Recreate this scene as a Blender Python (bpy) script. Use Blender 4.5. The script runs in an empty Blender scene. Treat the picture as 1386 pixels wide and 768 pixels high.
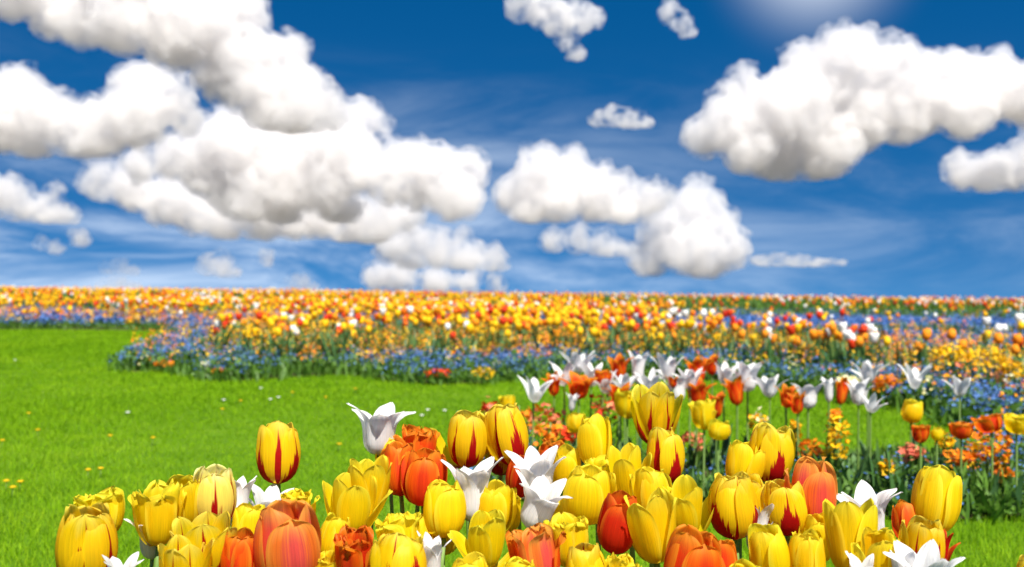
import bpy, math, random
import numpy as np
from mathutils import Vector, Matrix
from mathutils.geometry import tessellate_polygon

R = math.radians
C = bpy.context.scene.collection
scene = bpy.context.scene
rng = np.random.default_rng(11)
random.seed(11)

# ------------------------------------------------------------------ camera
W, H, F = 1386.0, 768.0, 1350.0            # photograph's frame and focal length in its pixels
CAM_H = 0.68
HORIZON = 398.0
ROLL = R(0.62)
cam_d = bpy.data.cameras.new("camera")
cam = bpy.data.objects.new("camera", cam_d)
C.objects.link(cam)
scene.camera = cam
cam_d.sensor_width = 36
cam_d.lens = 36 * F / W
cam_d.clip_start = 0.05
cam_d.clip_end = 40000
pitch = math.atan((HORIZON - H / 2) / F)
cam.matrix_world = (Matrix.Translation((0, 0, CAM_H)) @ Matrix.Rotation(math.pi / 2 + pitch, 4, 'X')
                    @ Matrix.Rotation(ROLL, 4, 'Z'))
cam_d.dof.use_dof = True
cam_d.dof.focus_distance = 1.36
cam_d.dof.aperture_fstop = 5.3
cam_d.dof.aperture_blades = 7
CR = np.array(cam.matrix_world.to_3x3())
CO = np.array((0, 0, CAM_H))


def at(px, py, depth):
    """photo pixel at a depth along the view axis -> world point"""
    v = np.array([(px - W / 2) / F, -(py - H / 2) / F, -1.0]) * depth
    return CO + CR @ v


def on_ground(px, py):
    v = CR @ np.array([(px - W / 2) / F, -(py - H / 2) / F, -1.0])
    t = -CAM_H / min(v[2], -1e-4)
    return CO + v * t


def to_px(P):
    q = (np.asarray(P) - CO) @ CR
    return W / 2 + F * q[..., 0] / -q[..., 2], H / 2 - F * q[..., 1] / -q[..., 2], -q[..., 2]


# ------------------------------------------------------------------ sky and sun
SUN_EL, SUN_AZ = R(54), R(160)              # azimuth clockwise from the view direction
SUN_DIR = Vector((math.sin(SUN_AZ) * math.cos(SUN_EL), math.cos(SUN_AZ) * math.cos(SUN_EL), math.sin(SUN_EL)))
world = bpy.data.worlds.new("World")
scene.world = world
world.use_nodes = True
wn, wl = world.node_tree.nodes, world.node_tree.links
wn.clear()


def node(nt, t, x=0, y=0, **kw):
    n = nt.nodes.new(t)
    for k, v in kw.items():
        setattr(n, k, v)
    return n


nt = world.node_tree
out = node(nt, "ShaderNodeOutputWorld")
bg = node(nt, "ShaderNodeBackground")
bg.inputs["Strength"].default_value = 0.1
tc = node(nt, "ShaderNodeTexCoord")
vm = node(nt, "ShaderNodeVectorMath", operation='MULTIPLY')
vm.inputs[1].default_value = (1, 1, 1.7)
va = node(nt, "ShaderNodeVectorMath", operation='ADD')
va.inputs[1].default_value = (0, 0, 0.25)
vnrm = node(nt, "ShaderNodeVectorMath", operation='NORMALIZE')
sky = node(nt, "ShaderNodeTexSky", sky_type='NISHITA', sun_disc=False)
sky.sun_elevation = SUN_EL
sky.sun_rotation = SUN_AZ
sky.air_density = 1.0
sky.dust_density = 0.0
sky.ozone_density = 4.0
hs = node(nt, "ShaderNodeHueSaturation")
hs.inputs["Saturation"].default_value = 1.38
hs.inputs["Value"].default_value = 0.50
wl.new(tc.outputs["Generated"], vm.inputs[0])
wl.new(vm.outputs[0], va.inputs[0])
wl.new(va.outputs[0], vnrm.inputs[0])
wl.new(vnrm.outputs[0], sky.inputs["Vector"])
wl.new(sky.outputs[0], hs.inputs["Color"])
# thin high cirrus in the sky itself
mp = node(nt, "ShaderNodeMapping")
mp.inputs["Scale"].default_value = (2.4, 2.4, 10.0)
mp.inputs["Rotation"].default_value = (0, R(-6), 0)
mp.inputs["Location"].default_value = (0.35, 0.2, 0.0)
ns = node(nt, "ShaderNodeTexNoise")
ns.inputs["Scale"].default_value = 1.6
ns.inputs["Detail"].default_value = 9
ns.inputs["Roughness"].default_value = 0.62
ns.inputs["Distortion"].default_value = 0.55
cr = node(nt, "ShaderNodeMapRange")
cr.interpolation_type = 'SMOOTHSTEP'
cr.inputs["From Min"].default_value = 0.38
cr.inputs["From Max"].default_value = 0.80
cr.inputs["To Max"].default_value = 0.62
wl.new(tc.outputs["Generated"], mp.inputs[0])
wl.new(mp.outputs[0], ns.inputs["Vector"])
wl.new(ns.outputs["Fac"], cr.inputs[0])
sep = node(nt, "ShaderNodeSeparateXYZ")
wl.new(tc.outputs["Generated"], sep.inputs[0])
fade = node(nt, "ShaderNodeMapRange")       # cirrus thickest low over the horizon
fade.interpolation_type = 'SMOOTHSTEP'
fade.inputs["From Min"].default_value = 0.25
fade.inputs["From Max"].default_value = 0.02
wl.new(sep.outputs["Z"], fade.inputs[0])
cm = node(nt, "ShaderNodeMath", operation='MULTIPLY')
wl.new(cr.outputs[0], cm.inputs[0])
side = node(nt, "ShaderNodeMapRange")       # more veil towards the left than the right
side.interpolation_type = 'SMOOTHSTEP'
side.inputs["From Min"].default_value = -0.30
side.inputs["From Max"].default_value = 0.42
side.inputs["To Min"].default_value = 1.25
side.inputs["To Max"].default_value = 0.30
wl.new(sep.outputs["X"], side.inputs[0])
cm2 = node(nt, "ShaderNodeMath", operation='MULTIPLY')
wl.new(fade.outputs[0], cm2.inputs[0])
wl.new(side.outputs[0], cm2.inputs[1])
wl.new(cm2.outputs[0], cm.inputs[1])
mx = node(nt, "ShaderNodeMixRGB")
mx.inputs["Color2"].default_value = (4.7, 5.3, 6.0, 1)
wl.new(cm.outputs[0], mx.inputs["Fac"])
wl.new(hs.outputs[0], mx.inputs["Color1"])
# soft sun glow painted into the sky colour, away from the sun lamp
gd = node(nt, "ShaderNodeVectorMath", operation='DOT_PRODUCT')
gd.inputs[1].default_value = Vector(CR @ np.array([(1105 - W / 2) / F, -(-75 - H / 2) / F, -1.0])).normalized()
wl.new(tc.outputs["Generated"], gd.inputs[0])
gm = node(nt, "ShaderNodeMapRange")
gm.interpolation_type = 'LINEAR'
gm.inputs["From Min"].default_value = 0.992
gm.inputs["From Max"].default_value = 1.0
gm.inputs["To Max"].default_value = 0.8
wl.new(gd.outputs["Value"], gm.inputs[0])
mg = node(nt, "ShaderNodeMixRGB")
mg.inputs["Color2"].default_value = (8.2, 8.5, 8.8, 1)
gp2 = node(nt, "ShaderNodeMath", operation='POWER')
gp2.inputs[1].default_value = 4.2
wl.new(gm.outputs[0], gp2.inputs[0])
wl.new(gp2.outputs[0], mg.inputs["Fac"])
wl.new(mx.outputs[0], mg.inputs["Color1"])
wl.new(mg.outputs[0], bg.inputs["Color"])
wl.new(bg.outputs[0], out.inputs["Surface"])

sun_d = bpy.data.lights.new("sun", 'SUN')
sun_d.energy = 4.6
sun_d.angle = R(0.5)
sun_d.color = (1.0, 0.955, 0.88)
sun = bpy.data.objects.new("sun", sun_d)
sun.rotation_euler = SUN_DIR.to_track_quat('Z', 'Y').to_euler()
C.objects.link(sun)

vs = scene.view_settings
scene.display_settings.display_device = 'sRGB'
vs.view_transform = 'Standard'
vs.look = 'None'
vs.exposure = 1.2
vs.gamma = 1.0
vs.use_curve_mapping = False
cy = scene.cycles
cy.use_denoising = True
cy.use_adaptive_sampling = True
cy.adaptive_threshold = 0.02
cy.max_bounces = 24
cy.diffuse_bounces = 4
cy.glossy_bounces = 2
cy.transmission_bounces = 6
cy.transparent_max_bounces = 48
cy.volume_bounces = 20
cy.caustics_reflective = False
cy.caustics_refractive = False


# ------------------------------------------------------------------ mesh helpers
def build(name, V, faces, mats, parent=None, uv=None, midx=None, smooth=True):
    """one mesh object; faces: list of int arrays (n,k); uv: per vertex (N,2); midx: per face"""
    me = bpy.data.meshes.new(name)
    set_mesh(me, V, faces, uv, midx, smooth)
    for m in (mats if isinstance(mats, (list, tuple)) else [mats]):
        me.materials.append(m)
    o = bpy.data.objects.new(name, me)
    C.objects.link(o)
    if parent is not None:
        o.parent = parent
    return o


def set_mesh(me, V, faces, uv=None, midx=None, smooth=True):
    V = np.ascontiguousarray(V, dtype=np.float32).reshape(-1, 3)
    faces = [np.asarray(f, dtype=np.int32) for f in faces if len(f)]
    me.vertices.add(len(V))
    me.vertices.foreach_set("co", V.ravel())
    loops = np.concatenate([f.ravel() for f in faces])
    tot = np.concatenate([np.full(len(f), f.shape[1], np.int32) for f in faces])
    start = np.concatenate([[0], np.cumsum(tot)[:-1]]).astype(np.int32)
    me.loops.add(len(loops))
    me.loops.foreach_set("vertex_index", loops)
    me.polygons.add(len(tot))
    me.polygons.foreach_set("loop_start", start)
    me.polygons.foreach_set("loop_total", tot)
    me.polygons.foreach_set("use_smooth", np.full(len(tot), smooth, dtype=bool))
    if midx is not None:
        me.polygons.foreach_set("material_index", np.asarray(midx, np.int32))
    if uv is not None:
        l = me.uv_layers.new(name="UVMap")
        l.data.foreach_set("uv", np.asarray(uv, np.float32)[loops].ravel())
    me.update(calc_edges=True)
    me.validate()


def grid_faces(nu, nv):
    """quads of an (nv+1) x (nu+1) vertex grid"""
    i = np.arange(nv)[:, None] * (nu + 1) + np.arange(nu)[None]
    i = i.ravel()
    return np.stack([i, i + 1, i + nu + 2, i + nu + 1], 1)


def tube(P, rad, n=8):
    P = np.asarray(P, float)
    rad = np.broadcast_to(rad, len(P))
    T = np.gradient(P, axis=0)
    T /= np.linalg.norm(T, axis=1)[:, None]
    ref = np.array([0.31, 0.95, 0.05])
    A = np.cross(T, ref)
    A /= np.linalg.norm(A, axis=1)[:, None]
    B = np.cross(T, A)
    a = np.arange(n) / n * 2 * np.pi
    V = P[:, None] + rad[:, None, None] * (np.cos(a)[None, :, None] * A[:, None] + np.sin(a)[None, :, None] * B[:, None])
    k = len(P)
    V = np.concatenate([V.reshape(-1, 3), P[:1], P[-1:]])
    i = (np.arange(k - 1)[:, None] * n + np.arange(n)[None]).ravel()
    j = (np.arange(k - 1)[:, None] * n + (np.arange(n)[None] + 1) % n).ravel()
    q = np.stack([i, j, j + n, i + n], 1)
    b = np.arange(n)
    t1 = np.stack([(b + 1) % n, b, np.full(n, k * n)], 1)
    t2 = np.stack([(k - 1) * n + b, (k - 1) * n + (b + 1) % n, np.full(n, k * n + 1)], 1)
    return V, [q, np.concatenate([t1, t2])]


def rotz(V, a):
    c, s = math.cos(a), math.sin(a)
    return V @ np.array([[c, s, 0], [-s, c, 0], [0, 0, 1]])


def scatter(tV, tF, pos, yaw, scale, tilt=None, tilt_dir=None):
    """copies of a small template as merged arrays"""
    n, k = len(pos), len(tV)
    scale = np.asarray(scale, float)
    if scale.ndim == 1:
        scale = np.repeat(scale[:, None], 3, 1)
    V = tV[None] * scale[:, None, :]
    c, s = np.cos(yaw)[:, None], np.sin(yaw)[:, None]
    x, y, z = V[..., 0] * c - V[..., 1] * s, V[..., 0] * s + V[..., 1] * c, V[..., 2]
    if tilt is not None:
        d = yaw if tilt_dir is None else tilt_dir
        cd, sd = np.cos(d)[:, None], np.sin(d)[:, None]
        a, b = x * cd + y * sd, -x * sd + y * cd
        ct, st = np.cos(tilt)[:, None], np.sin(tilt)[:, None]
        a, z = a * ct + z * st, -a * st + z * ct
        x, y = a * cd - b * sd, a * sd + b * cd
    V = np.stack([x, y, z], -1) + pos[:, None]
    off = (np.arange(n) * k)[:, None, None]
    return V.reshape(-1, 3), [(np.asarray(f)[None] + off).reshape(-1, np.asarray(f).shape[1]) for f in tF]


def tag(o, label=None, cat=None, group=None, kind=None):
    if label:
        o["label"] = label
    if cat:
        o["category"] = cat
    if group:
        o["group"] = group
    if kind:
        o["kind"] = kind
    return o


def thing(name, loc, label, cat, group=None, rz=0.0):
    o = bpy.data.objects.new(name, None)
    o.empty_display_size = 0.05
    o.location = loc
    o.rotation_euler = (0, 0, rz)
    C.objects.link(o)
    return tag(o, label, cat, group)


def smooth01(a, b, x):
    t = np.clip((np.asarray(x, float) - a) / (b - a), 0, 1)
    return t * t * (3 - 2 * t)


def gz(x, y):
    """lie of the land: flat lawn, a gentle swell under the far flowers, then falling away"""
    y = np.asarray(y, float)
    return 0.33 * smooth01(26, 85, y) - 6.0 * smooth01(100, 600, y) + 0 * np.asarray(x, float)


# ------------------------------------------------------------------ materials
def material(name):
    m = bpy.data.materials.new(name)
    m.use_nodes = True
    m.node_tree.nodes.clear()
    return m, m.node_tree


def ramp(nt, stops, interp='LINEAR'):
    n = nt.nodes.new("ShaderNodeValToRGB")
    n.color_ramp.interpolation = interp
    e = n.color_ramp.elements
    while len(e) < len(stops):
        e.new(0.5)
    for el, (p, c) in zip(e, stops):
        el.position = p
        el.color = (*c, 1)
    return n


def math_n(nt, op, a, b=None, clamp=False):
    n = nt.nodes.new("ShaderNodeMath")
    n.operation = op
    n.use_clamp = clamp
    for i, v in enumerate((a, b)):
        if v is None:
            continue
        if isinstance(v, (int, float)):
            n.inputs[i].default_value = v
        else:
            nt.links.new(v, n.inputs[i])
    return n.outputs[0]


def map_range(nt, v, a, b, c, d, smooth=False):
    n = nt.nodes.new("ShaderNodeMapRange")
    if smooth:
        n.interpolation_type = 'SMOOTHSTEP'
    nt.links.new(v, n.inputs[0])
    for i, x in zip((1, 2, 3, 4), (a, b, c, d)):
        n.inputs[i].default_value = x
    return n.outputs[0]


def mix_rgb(nt, fac, a, b, blend='MIX'):
    n = nt.nodes.new("ShaderNodeMixRGB")
    n.blend_type = blend
    for s, v in zip(("Fac", "Color1", "Color2"), (fac, a, b)):
        if isinstance(v, (int, float)):
            n.inputs[s].default_value = v
        elif isinstance(v, tuple):
            n.inputs[s].default_value = (*v, 1)
        else:
            nt.links.new(v, n.inputs[s])
    return n.outputs[0]


def leafy(nt, color, rough=0.45, trans=0.35, bump=None, bump_strength=0.2, spec=0.35, tcolor=None):
    """thin plant tissue: glossy coat + diffuse + light passing through"""
    p = nt.nodes.new("ShaderNodeBsdfPrincipled")
    p.inputs["Roughness"].default_value = rough
    p.inputs["Specular IOR Level"].default_value = spec
    t = nt.nodes.new("ShaderNodeBsdfTranslucent")
    m = nt.nodes.new("ShaderNodeMixShader")
    m.inputs[0].default_value = trans
    o = nt.nodes.new("ShaderNodeOutputMaterial")
    if isinstance(color, tuple):
        p.inputs["Base Color"].default_value = (*color, 1)
        t.inputs["Color"].default_value = (*(tcolor or color), 1)
    else:
        nt.links.new(color, p.inputs["Base Color"])
        nt.links.new(tcolor if tcolor is not None else color, t.inputs["Color"])
    if bump is not None:
        b = nt.nodes.new("ShaderNodeBump")
        b.inputs["Strength"].default_value = bump_strength
        b.inputs["Distance"].default_value = 0.002
        nt.links.new(bump, b.inputs["Height"])
        nt.links.new(b.outputs[0], p.inputs["Normal"])
    nt.links.new(p.outputs[0], m.inputs[1])
    nt.links.new(t.outputs[0], m.inputs[2])
    nt.links.new(m.outputs[0], o.inputs["Surface"])


def petal_uv(nt):
    uvn = nt.nodes.new("ShaderNodeUVMap")
    s = nt.nodes.new("ShaderNodeSeparateXYZ")
    nt.links.new(uvn.outputs[0], s.inputs[0])
    u, v = s.outputs[0], s.outputs[1]
    a = math_n(nt, 'ABSOLUTE', math_n(nt, 'MULTIPLY', math_n(nt, 'SUBTRACT', u, 0.5), 2.0))
    oi = nt.nodes.new("ShaderNodeObjectInfo")
    rnd = oi.outputs["Random"]

    def streak(su, sv, detail=3.0):
        c = nt.nodes.new("ShaderNodeCombineXYZ")
        nt.links.new(math_n(nt, 'MULTIPLY', u, su), c.inputs[0])
        nt.links.new(math_n(nt, 'MULTIPLY', v, sv), c.inputs[1])
        nt.links.new(math_n(nt, 'MULTIPLY', rnd, 37.0), c.inputs[2])
        n = nt.nodes.new("ShaderNodeTexNoise")
        n.inputs["Scale"].default_value = 1.0
        n.inputs["Detail"].default_value = detail
        nt.links.new(c.outputs[0], n.inputs["Vector"])
        return n.outputs["Fac"]
    return u, v, a, rnd, streak


def petal_material(name, tip, body, base, flame=None, edge=None, mid=None, trans=0.62, vary=0.09):
    m, nt = material(name)
    u, v, a, rnd, streak = petal_uv(nt)
    vein = streak(46, 1.6)
    soft = streak(5, 2.5, 2)
    vv = math_n(nt, 'ADD', v, math_n(nt, 'MULTIPLY', math_n(nt, 'SUBTRACT', soft, 0.5), 0.5))
    cr_ = ramp(nt, [(0.0, base), (0.22, body), (0.72, body), (1.0, tip)])
    nt.links.new(vv, cr_.inputs[0])
    col = cr_.outputs[0]
    if mid is not None:      # tinted middle of the petal, streaked
        k = math_n(nt, 'ADD', a, math_n(nt, 'MULTIPLY', math_n(nt, 'SUBTRACT', vein, 0.5), 0.9))
        k = math_n(nt, 'ADD', k, math_n(nt, 'MULTIPLY', math_n(nt, 'SUBTRACT', v, 0.5), 0.35))
        f = map_range(nt, k, 0.10, 0.62, 1.0, 0.0, True)
        col = mix_rgb(nt, math_n(nt, 'MULTIPLY', f, map_range(nt, rnd, 0, 1, 0.55, 1.0)), col, mid)
    if edge is not None:
        k = math_n(nt, 'ADD', a, math_n(nt, 'MULTIPLY', math_n(nt, 'SUBTRACT', vein, 0.5), 0.35))
        f = map_range(nt, math_n(nt, 'MAXIMUM', k, math_n(nt, 'MULTIPLY', v, 0.96)), 0.62, 1.0, 0.0, 1.0, True)
        col = mix_rgb(nt, f, col, edge)
    val = map_range(nt, vein, 0.3, 0.7, 1.0 - vary * 1.5, 1.0 + vary)
    n = nt.nodes.new("ShaderNodeHueSaturation")
    nt.links.new(col, n.inputs["Color"])
    nt.links.new(val, n.inputs["Value"])
    nt.links.new(map_range(nt, rnd, 0, 1, 0.492, 0.508), n.inputs["Hue"])
    col = n.outputs[0]
    if flame is not None:
        jag = streak(15, 0.9, 4)
        fine = streak(60, 2.0, 2)
        w = math_n(nt, 'ADD', 0.02, math_n(nt, 'MULTIPLY', math_n(nt, 'POWER', map_range(nt, v, 0.12, 0.74, 1.0, 0.0), 1.4), 0.80))
        k = math_n(nt, 'SUBTRACT', a, math_n(nt, 'MULTIPLY', w, map_range(nt, rnd, 0, 1, 0.6, 1.35)))
        k = math_n(nt, 'ADD', k, math_n(nt, 'MULTIPLY', math_n(nt, 'SUBTRACT', jag, 0.5), 0.95))
        k = math_n(nt, 'ADD', k, math_n(nt, 'MULTIPLY', math_n(nt, 'SUBTRACT', fine, 0.5), 0.34))
        k = math_n(nt, 'ADD', k, map_range(nt, v, 0.45, 0.9, 0.0, 0.10))
        f = map_range(nt, k, -0.05, 0.03, 1.0, 0.0, True)
        # a thin line up the midrib, fading before the tip
        line = math_n(nt, 'ADD', a, math_n(nt, 'MULTIPLY', math_n(nt, 'SUBTRACT', jag, 0.5), 0.10))
        lw = map_range(nt, v, 0.3, 0.95, 0.085, 0.012)
        lf = map_range(nt, math_n(nt, 'SUBTRACT', line, lw), -0.02, 0.02, 1.0, 0.0, True)
        lf = math_n(nt, 'MULTIPLY', lf, map_range(nt, math_n(nt, 'ADD', v, math_n(nt, 'MULTIPLY', rnd, -0.25)), 0.62, 0.9, 1.0, 0.0, True))
        f = math_n(nt, 'MAXIMUM', f, lf)
        col = mix_rgb(nt, f, col, flame)
    leafy(nt, col, rough=0.48, trans=trans, bump=vein, bump_strength=0.30, spec=0.26)
    return m


YEL = petal_material("petal_yellow", (0.90, 0.74, 0.016), (0.89, 0.66, 0.004), (0.86, 0.54, 0.003), edge=(0.91, 0.78, 0.04))
STR = petal_material("petal_striped", (0.90, 0.74, 0.08), (0.89, 0.65, 0.006), (0.87, 0.60, 0.03), flame=(0.42, 0.006, 0.006))
CRM = petal_material("petal_cream_striped", (0.92, 0.87, 0.36), (0.91, 0.80, 0.14), (0.88, 0.66, 0.05), flame=(0.42, 0.006, 0.006))
ORG = petal_material("petal_orange", (0.86, 0.27, 0.012), (0.85, 0.15, 0.006), (0.72, 0.04, 0.006), edge=(0.84, 0.32, 0.02), mid=(0.74, 0.035, 0.012), vary=0.09)
PNK = petal_material("petal_pink_orange", (0.88, 0.42, 0.12), (0.86, 0.22, 0.03), (0.80, 0.09, 0.05), edge=(0.88, 0.40, 0.06), mid=(0.84, 0.085, 0.11), vary=0.12)
RED = petal_material("petal_red", (0.80, 0.12, 0.01), (0.72, 0.035, 0.008), (0.60, 0.012, 0.006), edge=(0.80, 0.20, 0.015), vary=0.09)
WHT = petal_material("petal_white", (0.82, 0.80, 0.79), (0.79, 0.775, 0.765), (0.66, 0.70, 0.50), vary=0.10, trans=0.45)


def green_material(name, dark, light, trans=0.3, island=True, rough=0.5, spec=0.3):
    m, nt = material(name)
    if island:
        g = nt.nodes.new("ShaderNodeNewGeometry")
        r = g.outputs["Random Per Island"]
    else:
        r = nt.nodes.new("ShaderNodeObjectInfo").outputs["Random"]
    t = nt.nodes.new("ShaderNodeTexCoord")
    n = nt.nodes.new("ShaderNodeTexNoise")
    n.inputs["Scale"].default_value = 30
    nt.links.new(t.outputs["Object"], n.inputs["Vector"])
    f = math_n(nt, 'ADD', math_n(nt, 'MULTIPLY', r, 0.7), math_n(nt, 'MULTIPLY', n.outputs["Fac"], 0.4), True)
    leafy(nt, mix_rgb(nt, f, dark, light), rough=rough, trans=trans, spec=spec)
    return m


STEM = green_material("tulip_stem", (0.12, 0.22, 0.04), (0.20, 0.30, 0.08), 0.15, island=False)
LEAF = green_material("tulip_leaf", (0.028, 0.085, 0.028), (0.075, 0.16, 0.05), 0.28, island=False)
FOL = green_material("bed_foliage", (0.03, 0.085, 0.010), (0.13, 0.26, 0.03), 0.35)
FOLB = green_material("cool_foliage", (0.03, 0.095, 0.022), (0.12, 0.23, 0.06), 0.3)
GRS, nt = material("grass_blade")
g_ = nt.nodes.new("ShaderNodeNewGeometry")
t = nt.nodes.new("ShaderNodeTexCoord")
ff = []
for sc_ in (0.9, 5.0):
    n = nt.nodes.new("ShaderNodeTexNoise")
    n.inputs["Scale"].default_value = sc_
    n.inputs["Detail"].default_value = 4
    nt.links.new(t.outputs["Object"], n.inputs["Vector"])
    ff.append(map_range(nt, n.outputs["Fac"], 0.3, 0.7, 0.0, 1.0))
f = math_n(nt, 'ADD', math_n(nt, 'MULTIPLY', g_.outputs["Random Per Island"], 0.45), math_n(nt, 'ADD', math_n(nt, 'MULTIPLY', ff[0], 0.3), math_n(nt, 'MULTIPLY', ff[1], 0.3)), True)
rp = ramp(nt, [(0.1, (0.085, 0.21, 0.002)), (0.55, (0.185, 0.36, 0.003)), (0.95, (0.31, 0.46, 0.014))])
nt.links.new(f, rp.inputs[0])
leafy(nt, rp.outputs[0], rough=0.7, trans=0.45, spec=0.12)


def dot_material(name, a, b, trans=0.3):
    m, nt = material(name)
    g = nt.nodes.new("ShaderNodeNewGeometry")
    leafy(nt, mix_rgb(nt, g.outputs["Random Per Island"], a, b), rough=0.6, trans=trans, spec=0.2)
    return m


DBLU = dot_material("blossom_blue", (0.035, 0.10, 0.34), (0.13, 0.25, 0.52))
DORG = dot_material("blossom_orange", (0.78, 0.16, 0.01), (0.82, 0.36, 0.012))
DYEL = dot_material("blossom_yellow", (0.80, 0.42, 0.004), (0.84, 0.56, 0.012))
DPNK = dot_material("blossom_pink", (0.62, 0.12, 0.08), (0.80, 0.32, 0.14))
DCRM = dot_material("blossom_cream", (0.80, 0.70, 0.25), (0.82, 0.78, 0.55))
DRED = dot_material("blossom_red", (0.55, 0.02, 0.01), (0.74, 0.07, 0.01))
DWHT = dot_material("blossom_white", (0.78, 0.76, 0.70), (0.84, 0.83, 0.80))

# lawn ground and soil
LAWN, nt = material("lawn_turf")
t = nt.nodes.new("ShaderNodeTexCoord")
cols = []
for sc_, det in ((0.55, 4), (4.0, 5), (38.0, 6)):
    n = nt.nodes.new("ShaderNodeTexNoise")
    n.inputs["Scale"].default_value = sc_
    n.inputs["Detail"].default_value = det
    nt.links.new(t.outputs["Object"], n.inputs["Vector"])
    cols.append(n.outputs["Fac"])
f = math_n(nt, 'ADD', math_n(nt, 'MULTIPLY', cols[0], 0.35), math_n(nt, 'ADD', math_n(nt, 'MULTIPLY', cols[1], 0.35), math_n(nt, 'MULTIPLY', cols[2], 0.5)))
rp = ramp(nt, [(0.40, (0.04, 0.10, 0.002)), (0.60, (0.075, 0.16, 0.003)), (0.78, (0.13, 0.22, 0.01))])
nt.links.new(f, rp.inputs[0])
leafy(nt, rp.outputs[0], rough=0.8, trans=0.0, bump=cols[2], bump_strength=0.6, spec=0.1)

LAND, nt = material("far_land")
t = nt.nodes.new("ShaderNodeTexCoord")
n = nt.nodes.new("ShaderNodeTexNoise")
n.inputs["Scale"].default_value = 0.01
n.inputs["Detail"].default_value = 6
nt.links.new(t.outputs["Object"], n.inputs["Vector"])
rp = ramp(nt, [(0.4, (0.085, 0.08, 0.05)), (0.6, (0.12, 0.11, 0.08))])
nt.links.new(n.outputs["Fac"], rp.inputs[0])
leafy(nt, rp.outputs[0], rough=0.95, trans=0.0, spec=0.05)

SOIL, nt = material("soil")
t = nt.nodes.new("ShaderNodeTexCoord")
n = nt.nodes.new("ShaderNodeTexNoise")
n.inputs["Scale"].default_value = 24
n.inputs["Detail"].default_value = 8
nt.links.new(t.outputs["Object"], n.inputs["Vector"])
rp = ramp(nt, [(0.35, (0.030, 0.020, 0.012)), (0.7, (0.10, 0.07, 0.045))])
nt.links.new(n.outputs["Fac"], rp.inputs[0])
leafy(nt, rp.outputs[0], rough=0.95, trans=0.0, bump=n.outputs["Fac"], bump_strength=0.8, spec=0.1)

# ------------------------------------------------------------------ clouds
ico_me = bpy.data.meshes.new("ico")
import bmesh
bm = bmesh.new()
bmesh.ops.create_icosphere(bm, subdivisions=2, radius=1.0)
bm.verts.ensure_lookup_table()
ICO_V = np.array([v.co[:] for v in bm.verts])
ICO_F = np.array([[v.index for v in f.verts] for f in bm.faces])
bm.free()
bpy.data.meshes.remove(ico_me)

cloud_tex = {}


def clouds_texture(size, depth):
    k = (round(size, 2), depth)
    if k not in cloud_tex:
        tx = bpy.data.textures.new("cloud_noise", 'CLOUDS')
        tx.noise_scale = size
        tx.noise_depth = depth
        tx.noise_basis = 'ORIGINAL_PERLIN'
        cloud_tex[k] = tx
    return cloud_tex[k]


def cloud_material(u, mfp, lo, hi, noise_px=22.0, aniso=0.3):
    """vapour: scattering volume whose density frays where the noise is low (lo..hi); mfp in photo pixels"""
    m, nt = material("cloud_vapour")
    o = nt.nodes.new("ShaderNodeOutputMaterial")
    v = nt.nodes.new("ShaderNodeVolumePrincipled")
    v.inputs["Color"].default_value = (0.947, 0.936, 0.928, 1)
    v.inputs["Anisotropy"].default_value = aniso
    t = nt.nodes.new("ShaderNodeTexCoord")
    n = nt.nodes.new("ShaderNodeTexNoise")
    n.inputs["Scale"].default_value = 1.0 / (noise_px * u)
    n.inputs["Detail"].default_value = 6
    n.inputs["Roughness"].default_value = 0.66
    nt.links.new(t.outputs["Object"], n.inputs["Vector"])
    nt.links.new(map_range(nt, n.outputs["Fac"], lo, hi, 0.0, 1.0 / (mfp * u)), v.inputs["Density"])
    nt.links.new(v.outputs[0], o.inputs["Volume"])
    return m


def cloud_hull(name, P, S, u, vox, disp, mat, parent=None):
    V = (ICO_V[None] * S[:, None, None] + P[:, None]).reshape(-1, 3)
    Fc = (ICO_F[None] + (np.arange(len(P)) * len(ICO_V))[:, None, None]).reshape(-1, 3)
    o = build(name, V, [Fc], mat, parent)
    md = o.modifiers.new("r", 'REMESH'); md.mode = 'VOXEL'; md.voxel_size = vox * u; md.use_smooth_shade = True
    for size, depth, st in disp:
        dm = o.modifiers.new("d", 'DISPLACE')
        dm.texture = clouds_texture(size * u, depth)
        dm.texture_coords = 'LOCAL'
        dm.strength = st * u
        dm.mid_level = 0.5
    dg = bpy.context.evaluated_depsgraph_get()
    me = bpy.data.meshes.new_from_object(o.evaluated_get(dg))
    me.name = name
    old = o.data
    o.modifiers.clear()
    o.data = me
    bpy.data.meshes.remove(old)
    if not me.materials:
        me.materials.append(mat)
    co = np.empty(len(me.vertices) * 3, np.float32)      # level the underside
    me.vertices.foreach_get("co", co)
    co = co.reshape(-1, 3)
    low = co[:, 2] < 0
    co[low, 2] *= 0.4
    me.vertices.foreach_set("co", co.ravel())
    me.update()
    return o


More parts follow.
